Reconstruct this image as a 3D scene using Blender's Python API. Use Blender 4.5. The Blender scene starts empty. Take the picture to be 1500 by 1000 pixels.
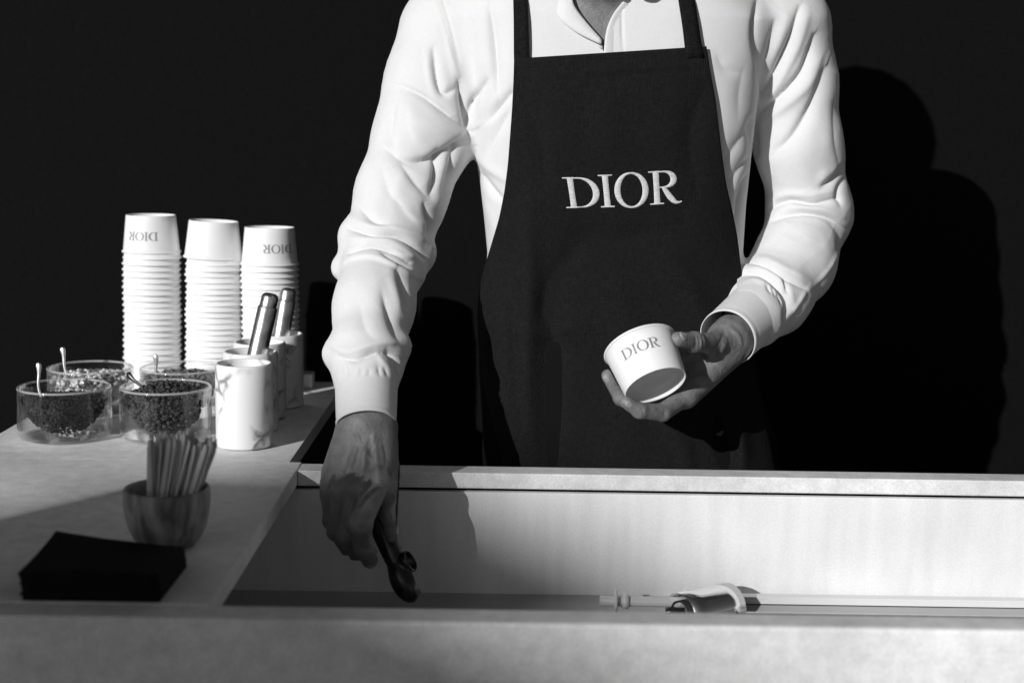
import bpy, bmesh, math, random
import numpy as np
from mathutils import Vector, Matrix
from mathutils.bvhtree import BVHTree
random.seed(7); RNG = np.random.default_rng(7)
sc = bpy.context.scene
COL = sc.collection
R = math.radians

# ---------------------------------------------------------------- camera
CZ, PITCH, ROLL, FPX = 1.286, R(8.2), R(0.85), 1500*50/36
fwd = np.array([0, math.cos(PITCH), -math.sin(PITCH)])
_u0 = np.array([0, math.sin(PITCH), math.cos(PITCH)]); _r0 = np.array([1., 0, 0])
right = math.cos(ROLL)*_r0 + math.sin(ROLL)*_u0
up = -math.sin(ROLL)*_r0 + math.cos(ROLL)*_u0
CAM = np.array([0, 0, CZ])
cd = bpy.data.cameras.new('camera'); cam = bpy.data.objects.new('camera', cd); COL.objects.link(cam)
cd.lens = 50; cd.sensor_width = 36; cd.clip_start = 0.05; cd.clip_end = 2000
cam.matrix_world = Matrix(((right[0], up[0], -fwd[0], 0), (right[1], up[1], -fwd[1], 0), (right[2], up[2], -fwd[2], CZ), (0, 0, 0, 1)))
cd.dof.use_dof = True; cd.dof.focus_distance = 1.72; cd.dof.aperture_fstop = 4.5
sc.camera = cam

# ---------------------------------------------------------------- world, sun, exposure (a monochrome photograph: neutral light)
SUN = np.array([0.70, 1.0, -0.44]); SUN /= np.linalg.norm(SUN)
elev = math.asin(-SUN[2]); azim = math.atan2(-SUN[0], -SUN[1])
w = bpy.data.worlds.new('World'); sc.world = w; w.use_nodes = True
nt = w.node_tree; nt.nodes.clear()
sky = nt.nodes.new('ShaderNodeTexSky'); sky.sky_type = 'NISHITA'; sky.sun_disc = False
sky.sun_elevation = elev; sky.sun_rotation = azim
bw = nt.nodes.new('ShaderNodeRGBToBW'); bg = nt.nodes.new('ShaderNodeBackground'); ow = nt.nodes.new('ShaderNodeOutputWorld')
nt.links.new(sky.outputs[0], bw.inputs[0]); nt.links.new(bw.outputs[0], bg.inputs[0]); nt.links.new(bg.outputs[0], ow.inputs[0])
bg.inputs[1].default_value = 0.05
sl = bpy.data.lights.new('sun', 'SUN'); sl.energy = 5.0; sl.angle = R(0.53); sl.color = (1, 1, 1)
so = bpy.data.objects.new('sun', sl); COL.objects.link(so)
so.rotation_euler = Vector(SUN).to_track_quat('-Z', 'Y').to_euler(); so.location = (-6, -8, 6)
sc.view_settings.view_transform = 'Standard'; sc.view_settings.look = 'None'
sc.view_settings.exposure = -0.45; sc.view_settings.gamma = 1.0; sc.view_settings.use_curve_mapping = False
sc.cycles.max_bounces = 8; sc.cycles.transparent_max_bounces = 24

# ---------------------------------------------------------------- pixel helpers (1500 x 1000 frame of the photograph)
def ray(px, py): return fwd*FPX + right*(px-750) + up*(500-py)
def P(px, py, Y):
    d = ray(px, py); return CAM + d*(Y/d[1])
def G(px, py, z=0.9):
    d = ray(px, py); return CAM + d*((z-CZ)/d[2])
def proj(v):
    q = np.asarray(v) - CAM
    dz = q@fwd
    return 750+FPX*(q@right)/dz, 500-FPX*(q@up)/dz
def on(px, Y, z=0.9):                       # x so that the point (x, Y, z) shows at column px
    x = 0.0
    for _ in range(6):
        p, _y = proj(np.array([x, Y, z])); x += (px-p)*Y/FPX
    return np.array([x, Y, z])

# ---------------------------------------------------------------- materials
def mat(name, col, rough=0.6, metal=0.0, spec=0.5, var=0.0, vscale=8, bump=0.0, bscale=200, stretch=(1, 1, 1), coords='Object', detail=6, sheen=0, sss=0, coat=0):
    m = bpy.data.materials.new(name); m.use_nodes = True
    n = m.node_tree.nodes; l = m.node_tree.links
    b = n['Principled BSDF']
    b.inputs['Base Color'].default_value = (col, col, col, 1)
    b.inputs['Roughness'].default_value = rough; b.inputs['Metallic'].default_value = metal
    b.inputs['Specular IOR Level'].default_value = spec
    if sheen: b.inputs['Sheen Weight'].default_value = sheen
    if coat: b.inputs['Coat Weight'].default_value = coat
    if sss:
        b.inputs['Subsurface Weight'].default_value = sss; b.inputs['Subsurface Radius'].default_value = (.004, .004, .004); b.inputs['Subsurface Scale'].default_value = 1
    tc = n.new('ShaderNodeTexCoord'); mp = n.new('ShaderNodeMapping'); mp.inputs['Scale'].default_value = stretch
    l.new(tc.outputs[coords], mp.inputs[0])
    m['mp'] = mp.name
    if var:
        t = n.new('ShaderNodeTexNoise'); t.inputs['Scale'].default_value = vscale; t.inputs['Detail'].default_value = detail
        l.new(mp.outputs[0], t.inputs[0])
        r = n.new('ShaderNodeMapRange'); r.inputs[1].default_value = .3; r.inputs[2].default_value = .7
        r.inputs[3].default_value = col*(1-var); r.inputs[4].default_value = min(1, col*(1+var))
        l.new(t.outputs[0], r.inputs[0]); l.new(r.outputs[0], b.inputs['Base Color'])
    if bump:
        t = n.new('ShaderNodeTexNoise'); t.inputs['Scale'].default_value = bscale; t.inputs['Detail'].default_value = 4
        l.new(mp.outputs[0], t.inputs[0])
        bp = n.new('ShaderNodeBump'); bp.inputs['Strength'].default_value = bump; bp.inputs['Distance'].default_value = .002
        l.new(t.outputs[0], bp.inputs['Height']); l.new(bp.outputs[0], b.inputs['Normal'])
    return m

def weave(name, col, period, amp=.3, rough=.9, colvar=.35, sheen=0.0):
    """woven cloth: thread relief from crossed waves broken up by noise"""
    m = mat(name, col, rough, spec=.08 if col < .1 else .2, sheen=sheen); n = m.node_tree.nodes; l = m.node_tree.links; b = n['Principled BSDF']
    mp = n[m['mp']]
    ts = []
    for st in ((140, 140, 1/period), (.8/period, 140, 140)):
        q = n.new('ShaderNodeMapping'); q.inputs['Scale'].default_value = st; l.new(mp.outputs[0], q.inputs[0])
        t = n.new('ShaderNodeTexNoise'); t.inputs['Scale'].default_value = 1; t.inputs['Detail'].default_value = 3
        l.new(q.outputs[0], t.inputs[0]); ts.append(t)
    ad = n.new('ShaderNodeMath'); ad.operation = 'ADD'; l.new(ts[0].outputs[0], ad.inputs[0]); l.new(ts[1].outputs[0], ad.inputs[1])
    bp = n.new('ShaderNodeBump'); bp.inputs['Strength'].default_value = amp; bp.inputs['Distance'].default_value = .0012
    l.new(ad.outputs[0], bp.inputs['Height']); l.new(bp.outputs[0], b.inputs['Normal'])
    r = n.new('ShaderNodeMapRange'); r.inputs[1].default_value = .7; r.inputs[2].default_value = 1.3
    r.inputs[3].default_value = col*(1-colvar); r.inputs[4].default_value = col*(1+colvar)
    l.new(ad.outputs[0], r.inputs[0]); l.new(r.outputs[0], b.inputs['Base Color'])
    return m

def marble_mat(name, seed=0):
    m = mat(name, .84, .32, spec=.5); n = m.node_tree.nodes; l = m.node_tree.links; b = n['Principled BSDF']; mp = n[m['mp']]
    mp.inputs['Location'].default_value = (seed*3.1, seed*1.7, seed*.9)
    d = n.new('ShaderNodeTexNoise'); d.inputs['Scale'].default_value = 14; d.inputs['Detail'].default_value = 6
    l.new(mp.outputs[0], d.inputs[0])
    mx = n.new('ShaderNodeVectorMath'); mx.operation = 'MULTIPLY_ADD'; mx.inputs[1].default_value = (.09, .09, .09)
    l.new(d.outputs['Color'], mx.inputs[0]); l.new(mp.outputs[0], mx.inputs[2])
    v = n.new('ShaderNodeTexVoronoi'); v.feature = 'DISTANCE_TO_EDGE'; v.inputs['Scale'].default_value = 17; l.new(mx.outputs[0], v.inputs[0])
    r = n.new('ShaderNodeMapRange'); r.inputs[1].default_value = 0; r.inputs[2].default_value = .09; l.new(v.outputs[0], r.inputs[0])
    k = n.new('ShaderNodeTexNoise'); k.inputs['Scale'].default_value = 22; l.new(mp.outputs[0], k.inputs[0])
    kr = n.new('ShaderNodeMapRange'); kr.inputs[1].default_value = .46; kr.inputs[2].default_value = .62; l.new(k.outputs[0], kr.inputs[0])
    iv = n.new('ShaderNodeMath'); iv.operation = 'SUBTRACT'; iv.inputs[0].default_value = 1; l.new(r.outputs[0], iv.inputs[1])
    mu = n.new('ShaderNodeMath'); mu.operation = 'MULTIPLY'; l.new(iv.outputs[0], mu.inputs[0]); l.new(kr.outputs[0], mu.inputs[1])
    o = n.new('ShaderNodeMapRange'); o.inputs[3].default_value = .84; o.inputs[4].default_value = .2; l.new(mu.outputs[0], o.inputs[0])
    l.new(o.outputs[0], b.inputs['Base Color'])
    return m

def wood_mat(name, c0, c1, scale=30, rough=.55, axis=(1, 1, .12)):
    m = mat(name, c0, rough, spec=.3); n = m.node_tree.nodes; l = m.node_tree.links; b = n['Principled BSDF']; mp = n[m['mp']]
    mp.inputs['Scale'].default_value = axis
    t = n.new('ShaderNodeTexNoise'); t.inputs['Scale'].default_value = scale; t.inputs['Detail'].default_value = 5; t.inputs['Distortion'].default_value = 1.2
    l.new(mp.outputs[0], t.inputs[0])
    r = n.new('ShaderNodeMapRange'); r.inputs[1].default_value = .35; r.inputs[2].default_value = .68; r.inputs[3].default_value = c0; r.inputs[4].default_value = c1
    l.new(t.outputs[0], r.inputs[0]); l.new(r.outputs[0], b.inputs['Base Color'])
    bp = n.new('ShaderNodeBump'); bp.inputs['Strength'].default_value = .15; bp.inputs['Distance'].default_value = .001
    l.new(t.outputs[0], bp.inputs['Height']); l.new(bp.outputs[0], b.inputs['Normal'])
    return m

def glass_mat(name):
    m = bpy.data.materials.new(name); m.use_nodes = True; n = m.node_tree.nodes; l = m.node_tree.links; n.clear()
    o = n.new('ShaderNodeOutputMaterial'); mx = n.new('ShaderNodeMixShader'); tr = n.new('ShaderNodeBsdfTransparent'); gl = n.new('ShaderNodeBsdfGlossy')
    gl.inputs['Roughness'].default_value = .03; gl.inputs['Color'].default_value = (1, 1, 1, 1); tr.inputs['Color'].default_value = (.985, .985, .985, 1)
    lw = n.new('ShaderNodeLayerWeight'); pw = n.new('ShaderNodeMath'); pw.operation = 'POWER'; pw.inputs[1].default_value = 2.7; l.new(lw.outputs['Facing'], pw.inputs[0])
    fr = n.new('ShaderNodeMath'); fr.operation = 'MULTIPLY_ADD'; fr.inputs[1].default_value = 1.0; fr.inputs[2].default_value = .016; fr.use_clamp = True; l.new(pw.outputs[0], fr.inputs[0])
    l.new(fr.outputs[0], mx.inputs[0]); l.new(tr.outputs[0], mx.inputs[1]); l.new(gl.outputs[0], mx.inputs[2]); l.new(mx.outputs[0], o.inputs[0])
    return m

def concrete_mat(name, col, streak=False, k=1.0):
    m = mat(name, col, .62, spec=.35); n = m.node_tree.nodes; l = m.node_tree.links; b = n['Principled BSDF']; mp = n[m['mp']]
    acc = None; k_ = k
    for s, a, det, st in ((5, .16*k, 8, (1, 1, 1)), (60, .10*k, 6, (1, 1, 1) if not streak else (1, 1, .12)), (420, .10*k, 2, (1, 1, 1))):
        q = n.new('ShaderNodeMapping'); q.inputs['Scale'].default_value = st; l.new(mp.outputs[0], q.inputs[0])
        t = n.new('ShaderNodeTexNoise'); t.inputs['Scale'].default_value = s; t.inputs['Detail'].default_value = det; l.new(q.outputs[0], t.inputs[0])
        r = n.new('ShaderNodeMapRange'); r.inputs[1].default_value = .3; r.inputs[2].default_value = .7; r.inputs[3].default_value = 1-a; r.inputs[4].default_value = 1+a
        l.new(t.outputs[0], r.inputs[0])
        if acc is None: acc = r
        else:
            k = n.new('ShaderNodeMath'); k.operation = 'MULTIPLY'; l.new(acc.outputs[0], k.inputs[0]); l.new(r.outputs[0], k.inputs[1]); acc = k
    k = n.new('ShaderNodeMath'); k.operation = 'MULTIPLY'; k.inputs[1].default_value = col; l.new(acc.outputs[0], k.inputs[0]); k.use_clamp = True
    l.new(k.outputs[0], b.inputs['Base Color'])
    bp = n.new('ShaderNodeBump'); bp.inputs['Strength'].default_value = .25; bp.inputs['Distance'].default_value = .0012
    l.new(acc.outputs[0], bp.inputs['Height']); l.new(bp.outputs[0], b.inputs['Normal'])
    rr = n.new('ShaderNodeMapRange'); rr.inputs[1].default_value = .8; rr.inputs[2].default_value = 1.2; rr.inputs[3].default_value = .5; rr.inputs[4].default_value = .75
    l.new(acc.outputs[0], rr.inputs[0]); l.new(rr.outputs[0], b.inputs['Roughness'])
    return m

M = {}
M['wall'] = weave('black_backdrop_cloth', .0050, .0016, .25, .95, .3)
M['pave'] = concrete_mat('paving_stone', .3)
M['counter'] = concrete_mat('plaster_counter', .76)
M['tank'] = concrete_mat('white_tank_liner', .90, True, .5)
_b = M['tank'].node_tree.nodes['Principled BSDF']; _b.inputs['Metallic'].default_value = .1
for _l in list(_b.inputs['Roughness'].links): M['tank'].node_tree.links.remove(_l)
_b.inputs['Roughness'].default_value = .5
M['under'] = mat('dark_cabinet', .02, .7)
M['steel'] = mat('steel_deck', .42, .06, 1.0, var=.06, vscale=30, stretch=(.1, 3, 1))
M['rodsteel'] = mat('brushed_steel_handle', .62, .33, 1.0, var=.25, vscale=60, bump=.15, bscale=160)
M['dark_steel'] = mat('dark_scoop_metal', .075, .30, 1.0, var=.15, vscale=50)
M['spoon'] = mat('spoon_steel', .8, .36, 1.0)
M['paper'] = mat('white_paper', .86, .5, spec=.35, var=.015, vscale=20)
M['ink'] = mat('grey_print', .24, .45, spec=.5)
M['shirt'] = weave('white_shirt_cotton', .71, .0009, .10, .85, .03, sheen=.1)
M['apron'] = weave('black_twill', .0118, .0008, .8, .9, .42, sheen=.01)
M['strap'] = weave('black_webbing', .010, .0013, .7, .9, .5)
M['thread'] = mat('white_embroidery_thread', .78, .5, spec=.4, bump=.9, bscale=700, stretch=(.15, 1, 2.5))
M['trouser'] = mat('black_wool', .006, .95, spec=.1)
M['shoe'] = mat('black_leather', .02, .35)
M['skin'] = mat('skin', .195, .48, spec=.45, var=.2, vscale=90, bump=.4, bscale=420, sss=.12)
M['nail'] = mat('nail', .34, .3, spec=.5)
M['hair'] = mat('dark_hair', .02, .5, bump=.6, bscale=90, stretch=(3, 3, .4))
M['eye'] = mat('eye', .6, .15)
M['napkin'] = mat('black_paper_napkin', .0065, .9, spec=.2, var=.2, vscale=60, bump=.4, bscale=500)
M['wood'] = wood_mat('olive_wood', .10, .40, 46, .5, (1, 1, .35))
M['stick'] = wood_mat('birch_stick', .48, .70, 60, .7, (1, 1, .08))
M['glass'] = glass_mat('clear_glass')
M['choc'] = mat('dark_crumb', .013, .6, spec=.4, var=.5, vscale=300)
M['crumble'] = mat('brown_crumble', .034, .6, spec=.4, var=.5, vscale=200)
M['nut'] = mat('pale_nut_pieces', .62, .6, var=.35, vscale=120)
M['nutbrown'] = mat('toasted_nut_pieces', .13, .6, var=.5, vscale=120)
M['white_plastic'] = mat('white_plastic', .75, .35)
M['shell'] = mat('polished_cover', .78, .16, 1.0)
M['house'] = concrete_mat('rendered_wall', .4)
M['roof'] = mat('roof_tiles', .1, .8, var=.3, vscale=12)
M['pane'] = mat('dark_pane', .03, .05)
for i in range(4): M['marble%d' % i] = marble_mat('white_marble', i)

# ---------------------------------------------------------------- mesh helpers
def add(name, me, m=None, parent=None, smooth=False):
    o = bpy.data.objects.new(name, me); COL.objects.link(o)
    if m is not None and not me.materials: me.materials.append(M[m] if isinstance(m, str) else m)
    if parent is not None: o.parent = parent
    if smooth: me.shade_smooth()
    return o
def tag(o, label, cat, group=None, kind=None):
    o['label'] = label; o['category'] = cat
    if group: o['group'] = group
    if kind: o['kind'] = kind
    return o
def empty(name, loc=(0, 0, 0)):
    o = bpy.data.objects.new(name, None); COL.objects.link(o); o.location = loc; o.empty_display_size = .05
    return o
def np_mesh(name, v, f):
    """mesh from numpy arrays; f is (n,3) or (n,4)"""
    me = bpy.data.meshes.new(name); v = np.asarray(v, np.float32); f = np.asarray(f, np.int32); k = f.shape[1]
    me.vertices.add(len(v)); me.vertices.foreach_set('co', v.ravel())
    me.loops.add(f.size); me.loops.foreach_set('vertex_index', f.ravel())
    me.polygons.add(len(f)); me.polygons.foreach_set('loop_start', np.arange(0, f.size, k, dtype=np.int32))
    me.update(calc_edges=True); me.validate()
    return me
def get_v(me):
    a = np.empty(len(me.vertices)*3, np.float32); me.vertices.foreach_get('co', a); return a.reshape(-1, 3).astype(np.float64)
def get_n(me):
    a = np.empty(len(me.vertices)*3, np.float32); me.vertex_normals.foreach_get('vector', a); return a.reshape(-1, 3).astype(np.float64)
def set_v(me, v):
    me.vertices.foreach_set('co', np.asarray(v, np.float32).ravel()); me.update()
def grid_mesh(name, pts, closed_u=False, closed_v=False, thick=0.0):
    """pts (nu,nv,3) -> quad sheet; thick>0 makes a closed slab offset along -normal"""
    pts = np.asarray(pts, float); nu, nv, _ = pts.shape
    iu = np.arange(nu if closed_u else nu-1); iv = np.arange(nv if closed_v else nv-1)
    a, b = np.meshgrid(iu, iv, indexing='ij'); a = a.ravel(); b = b.ravel(); a1 = (a+1) % nu; b1 = (b+1) % nv
    q = np.stack([a*nv+b, a1*nv+b, a1*nv+b1, a*nv+b1], 1); v = pts.reshape(-1, 3)
    if thick:
        du = np.gradient(pts, axis=0) if not closed_u else (np.roll(pts, -1, 0)-np.roll(pts, 1, 0))
        dv = np.gradient(pts, axis=1) if not closed_v else (np.roll(pts, -1, 1)-np.roll(pts, 1, 1))
        n = np.cross(du, dv); n /= np.linalg.norm(n, axis=2, keepdims=True)+1e-12
        v2 = (pts-n*thick).reshape(-1, 3); N = len(v); qs = [q, q[:, ::-1]+N]
        def strip(ix): 
            ix = np.asarray(ix); return np.stack([ix[:-1], ix[:-1]+N, ix[1:]+N, ix[1:]], 1)
        if not closed_v:
            r0 = np.arange(nu)*nv; r1 = r0+nv-1
            if closed_u: r0 = np.append(r0, r0[0]); r1 = np.append(r1, r1[0])
            qs += [strip(r0)[:, ::-1], strip(r1)]
        if not closed_u:
            c0 = np.arange(nv); c1 = c0+(nu-1)*nv
            if closed_v: c0 = np.append(c0, c0[0]); c1 = np.append(c1, c1[0])
            qs += [strip(c0), strip(c1)[:, ::-1]]
        v = np.concatenate([v, v2]); q = np.concatenate(qs)
    me = np_mesh(name, v, q)
    bm = bmesh.new(); bm.from_mesh(me); bmesh.ops.recalc_face_normals(bm, faces=bm.faces) if thick else None; bm.to_mesh(me); bm.free()
    return me
def lathe(name, prof, seg=48):
    """closed profile [(r,z)...]; r=0 ends are capped by collapsed rings"""
    a = np.linspace(0, 2*np.pi, seg, endpoint=False)
    pts = np.array([[(r*math.cos(t), r*math.sin(t), z) for t in a] for r, z in prof])
    me = grid_mesh(name, pts, closed_v=True)
    bm = bmesh.new(); bm.from_mesh(me); bmesh.ops.remove_doubles(bm, verts=bm.verts, dist=1e-6); bmesh.ops.recalc_face_normals(bm, faces=bm.faces)
    bm.to_mesh(me); bm.free(); return me
def box_mesh(name, lo, hi, bev=0.0, seg=2):
    bm = bmesh.new(); bmesh.ops.create_cube(bm, size=1)
    lo = np.array(lo, float); hi = np.array(hi, float)
    for v in bm.verts: v.co = Vector((lo+hi)/2 + np.array(v.co)*(hi-lo))
    if bev: bmesh.ops.bevel(bm, geom=bm.edges[:], offset=bev, segments=seg, affect='EDGES', profile=.5)
    me = bpy.data.meshes.new(name); bm.to_mesh(me); bm.free(); return me
def tube_mesh(name, pts, rad, seg=12, flat=1.0, ref=(0, 1, 0), cap=True):
    """swept tube with radius per point; flat squeezes it along the second axis"""
    pts = np.asarray(pts, float); rad = np.broadcast_to(np.asarray(rad, float), (len(pts),)); T = np.gradient(pts, axis=0)
    T /= np.linalg.norm(T, axis=1, keepdims=True)
    A = np.cross(T, np.asarray(ref, float)); A /= np.linalg.norm(A, axis=1, keepdims=True)+1e-9; B = np.cross(T, A)
    fl = np.broadcast_to(np.asarray(flat, float), (len(pts),))
    t = np.linspace(0, 2*np.pi, seg, endpoint=False)
    g = pts[:, None]+rad[:, None, None]*(np.cos(t)[None, :, None]*A[:, None]+np.sin(t)[None, :, None]*B[:, None]*fl[:, None, None])
    if cap:
        g = np.concatenate([np.repeat(pts[:1, None], seg, 1), g, np.repeat(pts[-1:, None], seg, 1)])
    me = grid_mesh(name, g, closed_v=True)
    bm = bmesh.new(); bm.from_mesh(me); bmesh.ops.remove_doubles(bm, verts=bm.verts, dist=1e-7); bmesh.ops.recalc_face_normals(bm, faces=bm.faces); bm.to_mesh(me); bm.free()
    return me

# ---------------------------------------------------------------- signed distance modelling (surface nets)
def smin(a, b, k):
    h = np.clip(.5+.5*(b-a)/k, 0, 1); return b+(a-b)*h-k*h*(1-h)
def cone(p, a, b, r1, r2):
    a = np.asarray(a, np.float32); b = np.asarray(b, np.float32); ba = b-a; L = float(ba@ba)+1e-12
    X, Y, Z = p[0]-a[0], p[1]-a[1], p[2]-a[2]
    t = np.clip((X*ba[0]+Y*ba[1]+Z*ba[2])/L, 0, 1)
    return np.sqrt((X-t*ba[0])**2+(Y-t*ba[1])**2+(Z-t*ba[2])**2)-(r1+(r2-r1)*t)
def ellip(p, c, ax, rad):
    """ellipsoid with axes rows ax and radii rad"""
    q = [p[i]-np.float32(c[i]) for i in range(3)]
    k0 = 0; k1 = 0
    for a, r in zip(ax, rad):
        d = (q[0]*np.float32(a[0])+q[1]*np.float32(a[1])+q[2]*np.float32(a[2])); k0 = k0+(d/r)**2; k1 = k1+(d/(r*r))**2
    k0 = np.sqrt(k0); k1 = np.sqrt(k1)+1e-9
    return k0*(k0-1)/k1
def chain(p, pts, rad, k=None):
    d = None
    for i in range(len(pts)-1):
        c = cone(p, pts[i], pts[i+1], rad[i], rad[i+1]); d = c if d is None else (np.minimum(d, c) if k is None else smin(d, c, k))
    return d
def nets(f, lo, hi, h):
    lo = np.asarray(lo, float); n = [int(math.ceil((hi[i]-lo[i])/h))+1 for i in range(3)]
    ax = [(lo[i]+h*np.arange(n[i])).astype(np.float32) for i in range(3)]
    F = f((ax[0][:, None, None], ax[1][None, :, None], ax[2][None, None, :]))
    F = np.broadcast_to(F, n).astype(np.float32); S = F < 0
    cs = [(a, b, c) for a in (0, 1) for b in (0, 1) for c in (0, 1)]
    def cut(A, a, b, c): return A[a:n[0]-1+a, b:n[1]-1+b, c:n[2]-1+c]
    cnt = sum(cut(S, *c).astype(np.int8) for c in cs); act = (cnt > 0) & (cnt < 8)
    idx = -np.ones(act.shape, np.int32); I = np.argwhere(act); idx[act] = np.arange(len(I))
    val = {c: F[I[:, 0]+c[0], I[:, 1]+c[1], I[:, 2]+c[2]] for c in cs}
    acc = np.zeros((len(I), 3)); num = np.zeros(len(I))
    for c in cs:
        for k in range(3):
            if c[k] == 0:
                e = list(c); e[k] = 1; e = tuple(e); a, b = val[c], val[e]; m = (a < 0) != (b < 0)
                t = np.where(m, a/(a-b+1e-20), 0); pos = np.tile(np.array(c, float), (len(I), 1)); pos[:, k] = t
                acc += np.where(m[:, None], pos, 0); num += m
    V = lo+h*(I+acc/num[:, None]); Q = []
    for k in range(3):
        sl0 = [slice(None)]*3; sl1 = [slice(None)]*3; sl0[k] = slice(0, -1); sl1[k] = slice(1, None)
        a = S[tuple(sl0)]; b = S[tuple(sl1)]; E = np.argwhere(a != b); o1, o2 = [(1, 2), (2, 0), (0, 1)][k]
        E = E[(E[:, o1] > 0) & (E[:, o2] > 0) & (E[:, o1] < n[o1]-1) & (E[:, o2] < n[o2]-1)]
        ins = a[E[:, 0], E[:, 1], E[:, 2]]
        def cell(d1, d2):
            e = E.copy(); e[:, o1] -= d1; e[:, o2] -= d2; return idx[e[:, 0], e[:, 1], e[:, 2]]
        q = np.stack([cell(1, 1), cell(0, 1), cell(0, 0), cell(1, 0)], 1)
        q[~ins] = q[~ins][:, ::-1]; Q.append(q)
    return V, np.concatenate(Q)
def refine(me, smooth=3, sub=0, fac=.5):
    """smooth and subdivide a mesh in C by evaluating modifiers"""
    o = bpy.data.objects.new('tmp', me); COL.objects.link(o)
    if smooth:
        s = o.modifiers.new('s', 'SMOOTH'); s.factor = fac; s.iterations = smooth
    if sub:
        u = o.modifiers.new('u', 'SUBSURF'); u.levels = sub; u.render_levels = sub
    dg = bpy.context.evaluated_depsgraph_get(); dg.update()
    r = bpy.data.meshes.new_from_object(o.evaluated_get(dg)); bpy.data.objects.remove(o); bpy.data.meshes.remove(me)
    return r
def vnoise(p, seed=0):
    """smooth value noise, p (n,3) -> [-1,1]"""
    rs = np.random.default_rng(seed); T = rs.uniform(-1, 1, (32, 32, 32)); i = np.floor(p).astype(int); f = p-i; f = f*f*(3-2*f); i &= 31; j = (i+1) & 31
    r = 0
    for a in (0, 1):
        for b in (0, 1):
            for c in (0, 1):
                w_ = (f[:, 0] if a else 1-f[:, 0])*(f[:, 1] if b else 1-f[:, 1])*(f[:, 2] if c else 1-f[:, 2])
                r = r+w_*T[(j if a else i)[:, 0], (j if b else i)[:, 1], (j if c else i)[:, 2]]
    return r
def stroke_disp(px, py, strokes):
    """fold relief in metres: each stroke is (polyline, height mm, width on its left px, width on its right px)"""
    D = np.zeros(len(px))
    for pts, A, wl, wr in strokes:
        pts = np.array(pts, float)
        if len(pts) > 2:                         # round the polyline
            t = np.linspace(0, len(pts)-1, (len(pts)-1)*5+1); k = np.arange(len(pts)); i = np.clip(t.astype(int), 0, len(pts)-2); u = (t-i)[:, None]
            pm = pts[np.clip(i-1, 0, None)]; pp = pts[np.clip(i+2, None, len(pts)-1)]; p1 = pts[i]; p2 = pts[i+1]
            pts = .5*((2*p1)+(-pm+p2)*u+(2*pm-5*p1+4*p2-pp)*u**2+(-pm+3*p1-3*p2+pp)*u**3)
        W = 3*max(wl, wr)
        m = (px > pts[:, 0].min()-W) & (px < pts[:, 0].max()+W) & (py > pts[:, 1].min()-W) & (py < pts[:, 1].max()+W)
        if not m.any(): continue
        x = px[m]; y = py[m]; best = np.full(len(x), 1e9); sgn = np.zeros(len(x)); arc = np.zeros(len(x)); L = np.r_[0, np.cumsum(np.linalg.norm(np.diff(pts, axis=0), axis=1))]
        for i in range(len(pts)-1):
            d = pts[i+1]-pts[i]; l2 = d@d+1e-9; t = np.clip(((x-pts[i, 0])*d[0]+(y-pts[i, 1])*d[1])/l2, 0, 1)
            ex = x-pts[i, 0]-t*d[0]; ey = y-pts[i, 1]-t*d[1]; e = np.hypot(ex, ey); b = e < best
            best[b] = e[b]; sgn[b] = (d[0]*ey-d[1]*ex)[b]; arc[b] = (L[i]+t*math.sqrt(l2))[b]
        a = arc/L[-1]; tap = np.sin(np.pi*np.clip(.06+.88*a, 0, 1))**.7
        wd = np.where(sgn > 0, wr, wl)
        D[m] += A*1e-3*tap*np.exp(-(best/wd)**(2 if A > 0 else 1.3))
    return D

# ================================================================ the setting
ZT = 0.9                                    # worktop height
YF, YO0, YO1, YB = 1.098, 1.132, 1.610, 1.642   # counter front, opening front/back, counter back
XO = -0.247; XL = -0.655; XR = 1.9; XOR = 1.45
g = add('pavement', grid_mesh('pavement', np.array([[(x, y, 0) for y in np.linspace(-400, 400, 5)] for x in np.linspace(-400, 400, 5)])), 'pave'); g['kind'] = 'structure'
YW = 2.47
wl = add('backdrop_wall', box_mesh('backdrop_wall', (-5, YW, 0), (6, YW+.12, 4.2), .004), 'wall')
tag(wl, 'tall matte black cloth-covered wall behind the counter', 'wall')

# serving counter with its sunken well
ct = empty('serving_counter', (.4, 1.37, 0)); tag(ct, 'pale plaster serving counter with a long sunken ice cream well', 'counter')
TH = .019
def part(name, lo, hi, m, parent, bev=.0015):
    o = add(name, box_mesh(name, lo, hi, bev), m); o.parent = parent; o.matrix_parent_inverse = Matrix.Translation(-parent.location); return o
part('worktop_side', (XL, YO0+.0003, ZT-TH), (XO, YB+.008, ZT), 'counter', ct, .0012)
part('worktop_back_rim', (XO+.0006, YO1, ZT-TH), (XOR, YB+.003, ZT-.0005), 'counter', ct, .0012)
part('front_panel', (XL, YF, .02), (XR, YO0, ZT-.0003), 'counter', ct, .003)
part('worktop_side', (XOR+.0006, YO0+.0003, ZT-TH), (XR, YB+.003, ZT), 'counter', ct, .0012)
part('side_panel', (XL+.006, YO0+.002, .02), (XL+.026, YB-.03, ZT-TH-.001), 'under', ct)
part('side_panel', (XR-.026, YO0+.002, .02), (XR-.006, YB-.03, ZT-TH-.001), 'under', ct)
part('back_panel', (XL+.028, YB-.026, .02), (XR-.028, YB-.006, ZT-TH-.03), 'under', ct)
ZD = float(P(750, 869, YO1+.004)[2])
XU = XO-.12
part('well_wall', (XU-.014, YO1+.004, ZD-.01), (XOR+.01, YO1+.012, ZT-TH-.005), 'tank', ct, .0006)
part('well_wall', (XU-.013, YO0+.007, ZD-.01), (XU-.005, YO1+.002, ZT-TH-.005), 'tank', ct, .0006)
part('well_wall', (XU-.003, YO0+.0005, ZD-.01), (XOR+.01, YO0+.006, ZT-TH-.005), 'tank', ct, .0006)
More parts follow.
